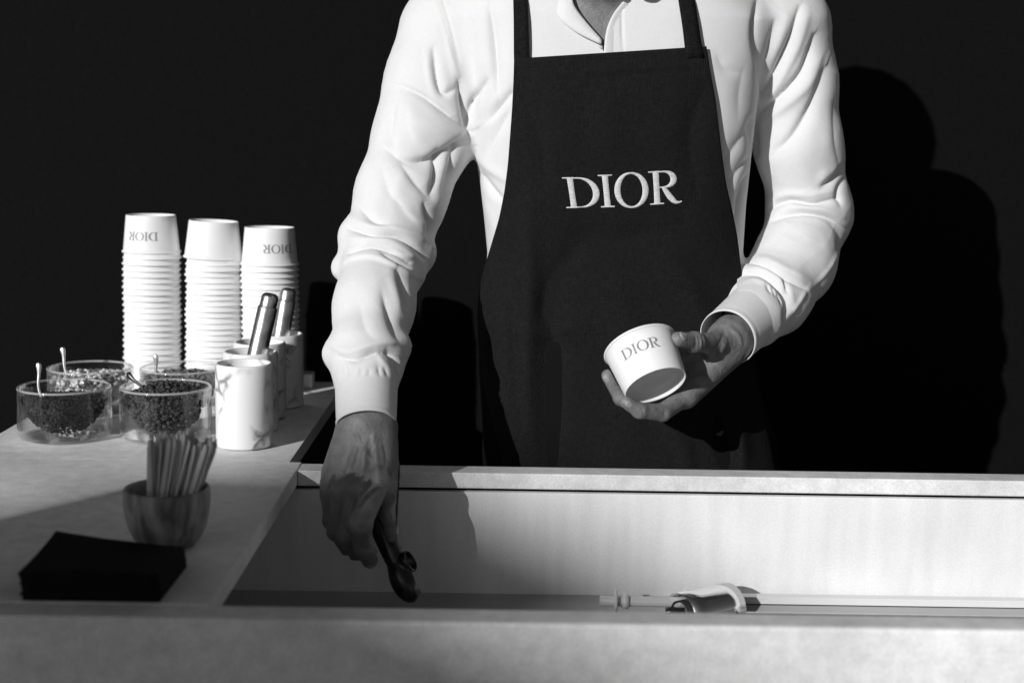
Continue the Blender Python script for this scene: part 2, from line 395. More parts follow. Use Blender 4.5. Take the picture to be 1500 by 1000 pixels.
part('well_wall', (XOR+.003, YO0+.007, ZD-.01), (XOR+.011, YO1+.002, ZT-TH-.005), 'tank', ct, .0006)
part('well_deck', (XU-.0045, YO0+.0065, ZD-.006), (XOR+.0025, YO1+.0035, ZD), 'steel', ct, .0004)

# wing running back from it
YE = 2.205
wc = empty('side_counter', (-.45, 1.93, 0)); tag(wc, 'pale plaster side counter carrying cups, bowls and marble tumblers', 'counter')
XW = -0.262
part('worktop', (XL, YB+.0084, ZT-TH), (XW, YE, ZT-.0003), 'counter', wc, .0005)
part('cabinet', (XL+.01, YB+.02, .02), (XW-.004, YE-.01, ZT-TH-.0006), 'under', wc)

# added unseen house shape, its outline drawn to throw the soft shade
hs = empty('shade_house', (-11.4, -17, 0)); tag(hs, 'added out-of-view gabled house shape that casts the soft shade', 'house')
T0 = 14.0; s = SUN/SUN[1]
def back(p, t=T0): return np.array([p[0]-s[0]*t, -t, p[1]-s[2]*t])     # a point of the plane y=0 carried towards the sun
HP = [(-2.35, .68), (-1.42, 1.612), (-1.27, 1.662), (-1.12, 1.575), (-.69, 1.355), (-.55, 1.27), (-.2, .95), (1.2, .1)]
prof = [back(p) for p in HP]
pf = [(p[0], p[2]) for p in prof]
ov = [(pf[0][0], 0)]+pf+[(pf[-1][0], 0)]
bm = bmesh.new(); fr = [bm.verts.new((x, -T0, z)) for x, z in ov]; bk = [bm.verts.new((x, -T0-6, z)) for x, z in ov]
bm.faces.new(fr); bm.faces.new(bk[::-1])
for i in range(len(ov)):
    j = (i+1) % len(ov); bm.faces.new((fr[j], fr[i], bk[i], bk[j]))
bmesh.ops.recalc_face_normals(bm, faces=bm.faces)
me = bpy.data.meshes.new('shade_house_wall'); bm.to_mesh(me); bm.free()
o = add('shade_house_wall', me, 'house', hs); o.matrix_parent_inverse = Matrix.Translation(-hs.location)
for i in range(len(pf)-1):
    a, b = pf[i], pf[i+1]
    pts = np.array([[(a[0], y, a[1]+.004), (b[0], y, b[1]+.004)] for y in (-T0-6, -T0+.004)])
    o = add('shade_house_roof', grid_mesh('shade_house_roof', pts), 'roof', hs); o.matrix_parent_inverse = Matrix.Translation(-hs.location)
x0 = pf[0][0]; x1 = pf[-1][0]
for zz in (1.0, 3.8):
    for k in range(3):
        xx = x0+.6+k*(x1-x0-1.2)/2.6
        wn = part('window', (xx-.5, -T0+.002, zz), (xx+.5, -T0+.06, zz+1.4), 'white_plastic', hs, .01)
        pn = add('pane', box_mesh('pane', (xx-.42, -T0+.062, zz+.08), (xx+.42, -T0+.068, zz+1.32)), 'pane', wn); pn.matrix_parent_inverse = wn.matrix_parent_inverse

# added unseen board on the sunward side: its edge draws the crisp shade line over the side worktop
mt = 1.25; bl = (-1.48-s[0]*mt, 1.585-s[2]*mt); bw_ = .27
mb = empty('shade_board', (bl[0]+bw_/2, -mt, 0)); tag(mb, 'added out-of-view upright board that casts the crisp shade edge', 'shade caster')
part('panel', (bl[0], -mt-.012, .06), (bl[0]+bw_, -mt+.012, bl[1]), 'under', mb, .004)
part('foot', (bl[0]-.02, -mt-.2, 0.002), (bl[0]+bw_+.02, -mt+.2, .058), 'under', mb, .006)

# ================================================================ glyph strokes: [(x, y, half width)...], cap height 1
def arc_(cx, cy, rx, ry, a0, a1, n, w0, w1):
    r = []
    for t in np.linspace(a0, a1, n):
        c, s_ = math.cos(t), math.sin(t); r.append((cx+rx*c, cy+ry*s_, w0+(w1-w0)*abs(c)**1.6))
    return r
PI = math.pi
GLYPH = {
 'D': [[(0, .0, .10), (0, .25, .092), (0, .5, .09), (0, .75, .092), (0, 1., .10)], [(-.25, .985, .02), (-.1, .982, .024), (.12, .985, .02)], [(-.25, .015, .02), (-.1, .018, .024), (.12, .015, .02)],
       [(0, .975, .021), (.15, .975, .021)]+arc_(.24, .5, .53, .475, PI/2, -PI/2, 22, .022, .105)+[(.15, .025, .021), (0, .025, .021)]],
 'I': [[(0, .0, .10), (0, .25, .092), (0, .5, .09), (0, .75, .092), (0, 1., .10)], [(-.23, .985, .02), (0, .98, .026), (.23, .985, .02)], [(-.22, .015, .02), (0, .02, .026), (.22, .015, .02)]],
 'O': [arc_(0, .5, .455, .485, PI/2, PI/2+2*PI, 46, .026, .098)],
 'R': [[(0, .0, .10), (0, .25, .092), (0, .5, .09), (0, .75, .092), (0, 1., .10)], [(-.24, .985, .02), (-.1, .982, .024), (.12, .985, .02)], [(-.23, .015, .02), (0, .02, .026), (.21, .015, .02)],
       [(0, .975, .021), (.15, .975, .021)]+arc_(.24, .74, .315, .235, PI/2, -PI/2, 18, .024, .10)+[(.12, .503, .018), (.05, .505, .018)],
       [(.19, .5, .03), (.28, .40, .075), (.40, .22, .092), (.51, .09, .082), (.60, .03, .05), (.70, .02, .03), (.78, .05, .02)]]}
def glyph_mesh(name, ch, place, dome, na=7):
    """place(x, y, lift) -> world point; strokes become domed satin strips"""
    V = []; F = []
    for si, st in enumerate(GLYPH[ch]):
        st = np.array(st, float); L = np.r_[0, np.cumsum(np.hypot(*np.diff(st[:, :2], axis=0).T))]
        m = max(6, int(L[-1]/.03)); t = np.linspace(0, L[-1], m); q = np.stack([np.interp(t, L, st[:, k]) for k in range(3)], 1)
        d = np.gradient(q[:, :2], axis=0); d /= np.linalg.norm(d, axis=1, keepdims=True)+1e-9; nn = np.stack([-d[:, 1], d[:, 0]], 1)
        base = len(V)
        for i in range(m):
            for k in range(na):
                c = -1+2*k/(na-1); x, y = q[i, :2]+nn[i]*c*q[i, 2]
                V.append(place(x, y, dome*(.15+math.sqrt(max(0, 1-c*c))*min(1, q[i, 2]/.06+.3))+.00006*si))
        for i in range(m-1):
            for k in range(na-1): a = base+i*na+k; F.append((a, a+1, a+na+1, a+na))
    return np_mesh(name, np.array(V), np.array(F))

# ================================================================ things on the counters
# ---- paper cups
CR, CB, CH = .0435, .0365, .056
def cup_mesh():
    t = .0007
    p = [(0, .0105), (CB-.002, .0105), (CB-.0013, .0005), (CB-.0003, 0), (CB, .0006)]
    for k in range(1, 6): z = .0006+(CH-.004)*k/5; p.append((CB+(CR-.0022-CB)*k/5, z))
    for k in range(9):
        a = -PI/2+k*PI*1.35/8; p.append((CR-.0012+.0012*math.cos(a), CH-.0014+.0014*math.sin(a)))
    p += [(CR-.0028, CH-.004), (CB-.0012, .0125), (0, .0122)]
    return lathe('paper_cup', p, 56)
CUP = cup_mesh(); CUP.materials.append(M['paper']); CUP.shade_smooth()
def cup_r(z): return CB+(CR-.0022-CB)*(z-.0006)/(CH-.004)
def cup_print(parent, ang0, zc=.030, size=.0125, gap=0):
    """grey DIOR printed round the cup at angle ang0"""
    xs = {'D': 0, 'I': 1.14, 'O': 1.95, 'R': 2.76}
    for ch, ox in xs.items():
        def place(x, y, lift, ox=ox):
            u = (x+ox-1.64)*size; z = zc+(y-.5)*size; r = cup_r(z)+.00012+lift; a = ang0+u/cup_r(zc)
            return (r*math.cos(a), r*math.sin(a), z)
        add('printed_letter', glyph_mesh('printed_letter', ch, place, .00004, 3), 'ink', parent)
ORD = ['second', 'third', 'fourth', 'fifth', 'sixth', 'seventh', 'eighth', 'ninth', 'tenth', 'eleventh', 'twelfth', 'thirteenth', 'fourteenth', 'fifteenth', 'sixteenth', 'seventeenth', 'eighteenth', 'nineteenth', 'twentieth', 'twenty-first', 'twenty-second', 'twenty-third', 'twenty-fourth']
stacks = [(224, 2.135, 24, 'stack nearest the glass bowls'), (313.5, 2.13, 24, 'middle stack'), (398, 2.115, 23, 'stack behind the steel handles')]
for si, (px, Y, n, wh) in enumerate(stacks):
    b = on(px, Y); lean = [.003, .004, -.001][si]
    for k in range(n):
        o = bpy.data.objects.new('paper_cup', CUP); COL.objects.link(o)
        f = k/(n-1)
        o.location = (b[0]+lean*f+random.uniform(-.0006, .0006), Y+random.uniform(-.0006, .0006), ZT+.0007+CH+.00892*[1, .962, .972][si]*k)
        o.rotation_euler = (PI+random.uniform(-.006, .006)+.008*(si == 1), random.uniform(-.006, .006), random.uniform(0, 6))
        top = k == n-1
        if top:
            if si == 0: o.rotation_euler.z = 0; cup_print(o, PI/2+.10)
            elif si == 2: o.rotation_euler.z = 0; cup_print(o, PI/2-.5)
            else: o.rotation_euler = (PI+.0, .045, 0); o.location.z += .0006
        lab = {0: 'in the cup stack nearest the glass bowls', 1: 'in the middle cup stack', 2: 'in the cup stack behind the steel handles'}[si]
        lead = {0: 'topmost upturned white paper cup with grey letters ', 1: 'topmost slightly tilted plain white paper cup ', 2: 'topmost upturned white paper cup with grey letters '}[si] if top else ORD[n-2-k]+' paper cup from the top '
        tag(o, lead+lab, 'cup', None if top else 'cups '+lab)

# ---- marble tumblers
def tumbler_mesh(i):
    r, h, t = .0352, .104, .0048
    p = [(0, .001), (r-.004, .0), (r-.0015, .0008), (r, .003), (r, h-.003), (r-.001, h-.0008), (r-.0022, h), (r-t+.001, h-.0005), (r-t, h-.003), (r-t, .010), (r-t-.004, .006), (0, .006)]
    return lathe('marble_tumbler', p, 64)
tum = [(358, 1.735), (367.5, 1.83), (381, 1.915), (408, 2.0)]
tl = ['white marble tumbler with grey veins, empty, in front of its row', 'white marble tumbler holding the steel handle with a stepped cap', 'empty white marble tumbler between the two holding steel handles', 'shaded marble tumbler at the back of its row holding a steel handle']
TB = []
for i, (px, Y) in enumerate(tum):
    b = on(px, Y, ZT+.05); o = add('marble_tumbler', tumbler_mesh(i), 'marble%d' % i, None, True); o.location = (b[0], Y, ZT+.0008); o.rotation_euler.z = i*1.3+.4
    tag(o, tl[i], 'tumbler', 'marble tumblers in a row'); TB.append(o)
# ---- steel handles leaning in the tumblers
def handle(tb, top_px, top_py, dY, lab, cap=True):
    base = np.array(tb.location)+np.array([-.012, .004, .0075+.005]); tp = P(top_px, top_py, tb.location.y+dY); ax = tp-base; L = np.linalg.norm(ax)
    r = .0128
    root = empty('steel_handle', base); root.rotation_euler = Vector(ax).to_track_quat('Z', 'Y').to_euler()
    body = [(0, 0), (r-.001, 0), (r, .001), (r, L-.020), (r-.0008, L-.0185), (0, L-.0185)] if cap else [(0, 0), (r-.001, 0), (r, .001), (r, L-.004), (r-.0012, L-.0025), (0, L-.0025)]
    add('shaft', lathe('shaft', body, 40), 'rodsteel', root, True)
    if cap: add('end_cap', lathe('end_cap', [(0, L-.0183), (r-.0016, L-.0183), (r-.0016, L-.0055), (r-.003, L-.003), (r*.55, L-.0008), (0, L)], 40), 'rodsteel', root, True)
    else: add('end_cap', lathe('end_cap', [(0, L-.0023), (r-.0022, L-.0023), (r-.0026, L-.001), (r*.5, L-.0002), (0, L)], 40), 'rodsteel', root, True)
    tag(root, lab, 'handle', 'steel handles in the tumblers')
    for c in root.children:
        md = c.modifiers.new('e', 'EDGE_SPLIT'); md.split_angle = R(35)
handle(TB[1], 397, 429, .012, 'brushed steel cylindrical handle with stepped domed cap in a marble tumbler')
handle(TB[3], 423, 421, .012, 'plain brushed steel handle half hidden behind the stepped one')
# small tray block behind the tumblers
o = add('card_holder', box_mesh('card_holder', (0, 0, 0), (.05, .03, .022), .002), 'marble2'); b = on(436, 2.16); o.location = (b[0]-.025, 2.14, ZT+.0007); tag(o, 'low pale stone block behind the last marble tumbler', 'block')

# ---- double walled glass bowls with toppings and little spoons
BR, BH = .0578, .064
def bowl_mesh():
    p = [(0, .0012), (BR-.006, .0), (BR-.0022, .0010), (BR-.0004, .0048)]
    for k in range(1, 7): p.append((BR+.0004*math.sin(k), .0048+(BH-.008)*k/6))
    p += [(BR-.0006, BH-.0012), (BR-.0022, BH), (BR-.0038, BH-.0014)]
    for k in range(1, 14):
        a = k/13*PI/2; p.append(((BR-.0042)*math.cos(a)**.85 if k < 13 else 0, BH-.0016-.046*math.sin(a)))
    return lathe('glass_bowl', p, 72)
def base_mesh():      # inner face of the outer wall and floor, so the glass has thickness
    p = [(0, .0032), (BR-.007, .0026), (BR-.0034, .0036), (BR-.0026, .0075), (BR-.0026, BH-.008)]
    return lathe('inner_wall', p, 72)
M['rim'] = mat('rim_highlight_white', .8, .08, spec=.9); M['rim'].node_tree.nodes['Principled BSDF'].inputs['Alpha'].default_value = .26  # pale see-through ring stands in for the bright highlight along the glass edge
BRIM = lathe('rim', [(BR-.0021+.0019*math.cos(a), BH-.0012+.0016*math.sin(a)) for a in np.linspace(0, 2*PI, 13)], 72); BRIM.materials.append(M['rim']); BRIM.shade_smooth()
BM = bowl_mesh(); BM.materials.append(M['glass']); BM.shade_smooth(); BI = base_mesh(); BI.materials.append(M['glass']); BI.shade_smooth()
def chunk(kind, rng):
    bm = bmesh.new(); bmesh.ops.create_icosphere(bm, subdivisions=1, radius=1)
    for v in bm.verts: v.co *= rng.uniform(.65, 1.25)
    if kind == 'flake':
        for v in bm.verts: v.co.z *= .3; v.co.x *= 1.4
    bm.verts.ensure_lookup_table(); V = np.array([v.co[:] for v in bm.verts]); F = np.array([[v.index for v in f.verts] for f in bm.faces]); bm.free(); return V, F
def heap(name, c, rmax, ztop, dome, n, size, kind, m, lab, depth=.040, m2=None):
    """loose crumbs filling the inner bowl"""
    rng = random.Random(hash(lab) % 1000 if False else len(lab)); vs = []; fs = []; off = 0; pool = [chunk(kind, rng) for _ in range(12)]; mi = []
    for i in range(n):
        q = rng.random(); r = math.sqrt(rng.random())*rmax; a = rng.uniform(0, 2*PI)
        top = ztop+dome*(1-(r/rmax)**2)
        if i < n*.5: z = top+rng.uniform(-.004, .001)
        else:                                             # against the glass below the rim
            f = rng.random(); z = ztop-depth*f; rr = rmax*math.sqrt(max(0, 1-(f*depth/.044)**2))-size*.9; r = rr*math.sqrt(rng.uniform(.7, 1)); 
        V, F = pool[rng.randrange(12)]; s_ = size*rng.uniform(.5, 1.25)
        Q = np.array(Matrix.Rotation(rng.uniform(0, 6), 3, 'X') @ Matrix.Rotation(rng.uniform(0, 6), 3, 'Z'))
        vs.append((V*s_)@Q.T+np.array([r*math.cos(a), r*math.sin(a), z])); fs.append(F+off); off += len(V); mi += [1 if (m2 and rng.random() < .3) else 0]*len(F)
    # solid core so no light leaks through
    me = np_mesh(name, np.concatenate(vs), np.concatenate(fs)); me.materials.append(M[m])
    if m2: me.materials.append(M[m2]); me.polygons.foreach_set('material_index', np.array(mi, np.int32))
    core = lathe('core', [(0, ztop+dome-.004)]+[(rmax*.74*k/5, ztop+dome*(1-(k/5)**2)-.004) for k in range(1, 6)]+[(rmax*.8*math.cos(a), ztop-.004-.032*math.sin(a)) for a in np.linspace(.2, PI/2-.05, 6)]+[(0, ztop-.037)], 32)
    bm = bmesh.new(); bm.from_mesh(me); bm.from_mesh(core); bm.to_mesh(me); bm.free()
    o = add(name, me); o.location = c; tag(o, lab, 'topping', None, 'stuff'); return o
def spoon(p0, p1, lab, bend=.0):
    """p0 in the heap, p1 handle end: slim neck widening to a rounded end, small bowl buried below"""
    p0 = np.array(p0); p1 = np.array(p1); d = p1-p0; L = np.linalg.norm(d); side = np.cross(d/L, [0, 1, 0]); side /= np.linalg.norm(side)
    t = np.linspace(-.22, 1, 26); pts = np.array([p0+d*k+side*bend*math.sin(PI*max(0, k)*1.6)*(1) for k in t])
    rad = np.interp(t, [-.22, -.18, -.1, 0, .35, .7, .9, .97, 1], [.001, .0036, .0042, .0020, .0016, .0022, .0038, .0032, .0010])
    o = add('small_spoon', tube_mesh('small_spoon', pts, rad, 10, np.interp(t, [-.2, 0, .3, 1], [.35, .7, .8, .35])), 'spoon', None, True); 
    if 'dark' in lab.split(' steel')[0]: o.data.materials[0] = M['dark_steel']
    return tag(o, lab, 'spoon', 'small spoons in the topping bowls')
bowls = [(95, 1.775, 'glass bowl of fine dark crumbs'), (243, 1.785, 'glass bowl heaped with brown crumble'), (133, 1.925, 'glass bowl of pale nut pieces'), (268, 1.935, 'glass bowl of toasted nut pieces')]
BL = []
for px, Y, nm in bowls:
    b = on(px, Y, ZT+.03); r = empty('glass_bowl', (b[0], Y, ZT+.0011)); add('outer_shell', BM, None, r); add('inner_wall', BI, None, r); add('rim', BRIM, None, r); BL.append(r)
    tag(r, 'clear double walled '+nm, 'bowl', 'glass topping bowls')
RI = BR-.0062
c = [np.array(b.location) for b in BL]
heap('crumb_topping', c[0], RI, .047, .004, 3600, .0017, 'flake', 'choc', 'fine dark chocolate crumbs filling a glass bowl')
heap('crumb_topping', c[1], RI, .047, .021, 1800, .0031, 'lump', 'crumble', 'coarse dark brown crumble heaped above a glass bowl rim')
heap('nut_topping', c[2], RI, .049, .006, 800, .0042, 'lump', 'nut', 'pale chopped nut pieces in a glass bowl', .04, 'nutbrown')
heap('nut_topping', c[3], RI, .049, .006, 800, .0040, 'lump', 'nutbrown', 'toasted brown nut pieces in a glass bowl', .04)
spoon(P(64, 588, c[0][1]-.01), P(52, 531, c[0][1]-.005), 'small bright steel spoon standing in fine dark crumbs', .003)
spoon(P(104, 557, c[2][1]-.01), P(87, 509, c[2][1]-.005), 'small steel spoon standing in pale nut pieces', .003)
spoon(P(236, 569, c[3][1]-.02), P(224, 519, c[3][1]-.02), 'small steel spoon standing in toasted nut pieces', .003)
spoon(P(217, 587, c[1][1]-.02), P(189, 543, c[1][1]+.0), 'small dark steel spoon leaning in heaped brown crumble', -.003)

# ---- wooden cup with wooden spoons
wb = on(245, 1.302, ZT+.03); wr, wh = .0402, .055
p = [(0, .0), (.020, .0), (.026, .0015), (.0315, .008), (.0362, .018), (.0388, .029), (.0402, .042), (.0400, wh-.002), (.0390, wh), (.0375, wh), (.0362, wh-.002), (.0358, .040), (.034, .026), (.027, .012), (.015, .007), (0, .006)]
o = add('wooden_cup', lathe('wooden_cup', p, 64), 'wood', None, True); o.location = (wb[0], wb[1], ZT+.0006); o.rotation_euler = (0, 0, .8)
tag(o, 'small rounded olive wood cup full of flat wooden spoons', 'cup')
def stick_mesh():
    L = .094; n = 12; t = np.linspace(0, 1, n); wd = np.interp(t, [0, .04, .3, .6, .92, .98, 1], [.0015, .0024, .0022, .0024, .0028, .0023, .0013]); th = .0007
    pts = []
    for k in range(n): pts.append([(-wd[k], -th, L*t[k]), (wd[k], -th, L*t[k]), (wd[k], th, L*t[k]), (-wd[k], th, L*t[k])])
    me = grid_mesh('wooden_stick', np.array(pts), closed_v=True); bm = bmesh.new(); bm.from_mesh(me); bmesh.ops.holes_fill(bm, edges=bm.edges); bmesh.ops.recalc_face_normals(bm, faces=bm.faces); bm.to_mesh(me); bm.free(); return me
STK = stick_mesh(); STK.materials.append(M['stick'])
rs = random.Random(3); ns = 84
for i in range(ns):
    f = (i+.5)/ns; row = i % 3
    bx = -.015+.030*f+rs.uniform(-.003, .003); by = (-.009+.009*row)+rs.uniform(-.003, .003)
    tx = -.012+.060*f+rs.uniform(-.003, .003); ty = by*1.2+rs.uniform(-.006, .006)
    o = bpy.data.objects.new('wooden_spoon', STK); COL.objects.link(o)
    d = Vector((tx-bx, ty-by, .092)); rot = d.to_track_quat('Z', 'Y').to_matrix() @ Matrix.Rotation(rs.uniform(.7, 1.5), 3, 'Z')
    o.rotation_euler = rot.to_euler(); hgt = .0085+.007*math.exp(-((f-.5)/.12)**2)-.004*math.exp(-((f-.72)/.08)**2)
    o.location = (wb[0]+bx, wb[1]+by, ZT+hgt+rs.uniform(0, .003))
    tag(o, 'flat wooden spoon in the bundle standing in the wooden cup', 'spoon', 'wooden spoons in the wooden cup')

# ---- black napkins
nfl = G(30, 882); nfr = G(234, 882); NW = nfr[0]-nfl[0]; ND = .098; nn_ = 15
rs = random.Random(5)
for k in range(nn_):
    u = np.linspace(0, 1, 15); v = np.linspace(0, 1, 13); f = k/(nn_-1); ox = rs.uniform(-.0012, .0012); oy = rs.uniform(-.0012, .0012); pts = []
    for a in u:
        row = []
        for b in v:
            lift = f**1.5*(.0075*max(0, 1-a*2.2)**1.6*b**2+.002*b*math.sin(a*5)+.0016*math.sin(a*3.2)*(1-b)-.003*a*b)
            row.append((nfl[0]+NW*a+ox-.001*f, nfl[1]+.003+ND*b+oy-.0015*math.sin(f*9), ZT+.0022+k*.00165+lift))
        pts.append(row)
    o = add('napkin', grid_mesh('napkin', np.array(pts), thick=.0014), 'napkin', None, True)
    tag(o, 'black paper napkin on top of the pile with a raised corner' if k == nn_-1 else ORD[nn_-2-k]+' black paper napkin from the top of the square pile', 'napkin', None if k == nn_-1 else 'napkins in the pile')

# ---- fittings lying on the steel deck of the well
wy = 1.55
rl = empty('flanged_rod', P(900, 888, wy)); z0 = ZD
def along_x(name, prof_, m, parent, x, y, z):
    o = add(name, lathe(name, prof_, 40), m, parent, True); o.rotation_euler = (0, PI/2, 0); o.location = Vector((x, y, z))-parent.location; return o
xa = on(878, wy, ZD+.012)[0]; rl.location = (xa, wy, ZD)
along_x('rod', [(0, 0), (.0055, 0), (.006, .001), (.006, .105), (.0055, .106), (0, .106)], 'white_plastic', rl, xa, wy, ZD+.0142)
along_x('flange', [(.0062, .016), (.0125, .016), (.0142, .017), (.0142, .019), (.0125, .020), (.0062, .020)], 'white_plastic', rl, xa, wy, ZD+.0142)
along_x('collar', [(.0062, .026), (.0085, .026), (.0085, .033), (.0062, .033)], 'white_plastic', rl, xa, wy, ZD+.0142)
along_x('flange', [(.0062, .098), (.0125, .098), (.0142, .099), (.0142, .101), (.0125, .102), (.0062, .102)], 'white_plastic', rl, xa, wy, ZD+.0142)
tag(rl, 'white flanged plastic rod lying on the steel deck of the well', 'rod')
xb = on(988, 1.555, ZD+.02)[0]; xc = on(1078, 1.555, ZD+.02)[0]
sh = empty('rolled_cover', ((xb+xc)/2, 1.552, ZD)); sh.rotation_euler.z = R(33)
def hump(name, r, h, x0, x1, m, th_):
    pts = np.array([[(x, -r*math.cos(a), .0012+h*math.sin(a)**.85) for a in np.linspace(0, PI, 28)] for x in np.linspace(x0, x1, 5)])
    return add(name, grid_mesh(name, pts, thick=th_), m, sh, True)
hump('cover_shell', .027, .0285, -.036, .038, 'shell', .001)
hump('hollow_shade', .017, .020, -.037, .020, 'under', .0012)  # dark insert stands in for the shaded hollow under the cover
ed = lathe('end_plate', [(0, 0), (.95, 0), (1, .02), (.95, .05), (0, .05)], 40); v = get_v(ed); set_v(ed, np.stack([-.030+v[:, 2]*.02, v[:, 0]*.0258, .0015+np.maximum(v[:, 1], 0)*.0270], 1)); add('end_plate', ed, 'glass', sh)
tag(sh, 'polished half round metal cover standing on the deck of the well', 'cover')
part('well_rail', (xc+.002, 1.588, ZD+.0003), (XOR-.01, 1.602, ZD+.009), 'white_plastic', ct, .001)
part('well_rail', (xc+.002, 1.540, ZD+.0003), (XOR-.01, 1.545, ZD+.005), 'dark_steel', ct, .001)

# ================================================================ the person
# joints from the photograph's columns and rows, each with its own distance
def J(l): return np.array([P(*q) for q in l])
ARM1 = J([(664, 52, 1.87), (640, 130, 1.845), (620, 200, 1.82), (588, 285, 1.785), (566, 365, 1.75), (547, 450, 1.67), (538, 520, 1.615), (537, 551, 1.592), (537, 618, 1.553)])
RAD1 = [.070, .0655, .060, .0545, .0515, .0445, .0415, .0315, .0285]
ARM2 = J([(1138, 48, 1.875), (1158, 120, 1.875), (1170, 215, 1.872), (1186, 312, 1.885), (1163, 385, 1.84), (1130, 436, 1.79), (1104, 462, 1.745), (1064, 495, 1.69)])
RAD2 = [.070, .0565, .0535, .0525, .0505, .0455, .0355, .0305]
ROWS = [(-70, 760, 1010, .075), (-30, 690, 1080, .095), (30, 674, 1122, .112), (100, 682, 1110, .122), (200, 694, 1098, .122), (300, 707, 1088, .113), (370, 714, 1084, .106), (430, 709, 1086, .106), (535, 706, 1100, .112), (690, 716, 1132, .118), (800, 716, 1140, .115)]
YT = 1.855
SEC = np.array([[P((l_+r_)/2, y, YT)[2], P(l_, y, YT)[0], P(r_, y, YT)[0], b] for y, l_, r_, b in ROWS])[::-1]
def sec(z):
    zl = np.interp(z, SEC[:, 0], SEC[:, 1]); zr = np.interp(z, SEC[:, 0], SEC[:, 2]); b = np.interp(z, SEC[:, 0], SEC[:, 3])
    return (zl+zr)/2, (zr-zl)/2, b
EXPN = 3.1
def f_torso(p, inset=0.0):
    z = np.asarray(p[2]); cx, a, b = [np.asarray(q, np.float32) for q in sec(z)]
    a = a-inset; b = b-inset
    k = (np.abs((p[0]-cx)/a)**EXPN+np.abs((p[1]-YT)/b)**EXPN)**(1/EXPN)
    return (k-1)*np.minimum(a, b)
NECK0 = P(880, 40, 1.895); NECK1 = P(880, -120, 1.85)
def f_upper(p, inset=0.0):
    d = f_torso(p, inset)
    d = np.maximum(d, p[2]-np.float32(SEC[-1, 0]))
    d = smin(d, cone(p, ARM1[0], P(880, -28, 1.905), .062-inset, .05-inset), .045)
    d = smin(d, cone(p, ARM2[0], P(885, -28, 1.905), .062-inset, .05-inset), .045)
    return d
BELT = .99
def f_shirt(p):
    d = f_upper(p)
    d = smin(d, chain(p, ARM1, RAD1, .02), .016); d = smin(d, chain(p, ARM2, RAD2, .02), .014)
    # cloth bunching: rolls round the elbows and above the cuffs
    for c, r in ((P(503, 392, 1.73), .016), (P(520, 345, 1.745), .02), (P(617, 372, 1.745), .017), (P(606, 402, 1.72), .012), (P(490, 518, 1.615), .012), (P(588, 505, 1.62), .010), (P(572, 535, 1.60), .008), (P(507, 535, 1.595), .009)):
        d = smin(d, np.sqrt((p[0]-c[0])**2+(p[1]-c[1])**2+(p[2]-c[2])**2)-r, .014)
    for c, r in ((P(1142, 306, 1.87), .014), (P(1228, 322, 1.885), .0145), (P(1170, 437, 1.795), .0165), (P(1092, 408, 1.80), .013), (P(1150, 462, 1.775), .012), (P(1082, 428, 1.77), .009)):
        d = smin(d, np.sqrt((p[0]-c[0])**2+(p[1]-c[1])**2+(p[2]-c[2])**2)-r, .012)
    return np.maximum(d, BELT-p[2]) if False else d
lo = np.array([min(ARM1[:, 0].min(), ARM2[:, 0].min())-.075, 1.50, BELT-.06]); hi = np.array([ARM2[:, 0].max()+.08, 2.06, 1.60])
V, Q = nets(f_shirt, lo, hi, .0035)
me = refine(np_mesh('shirt', V, Q), 3, 1)
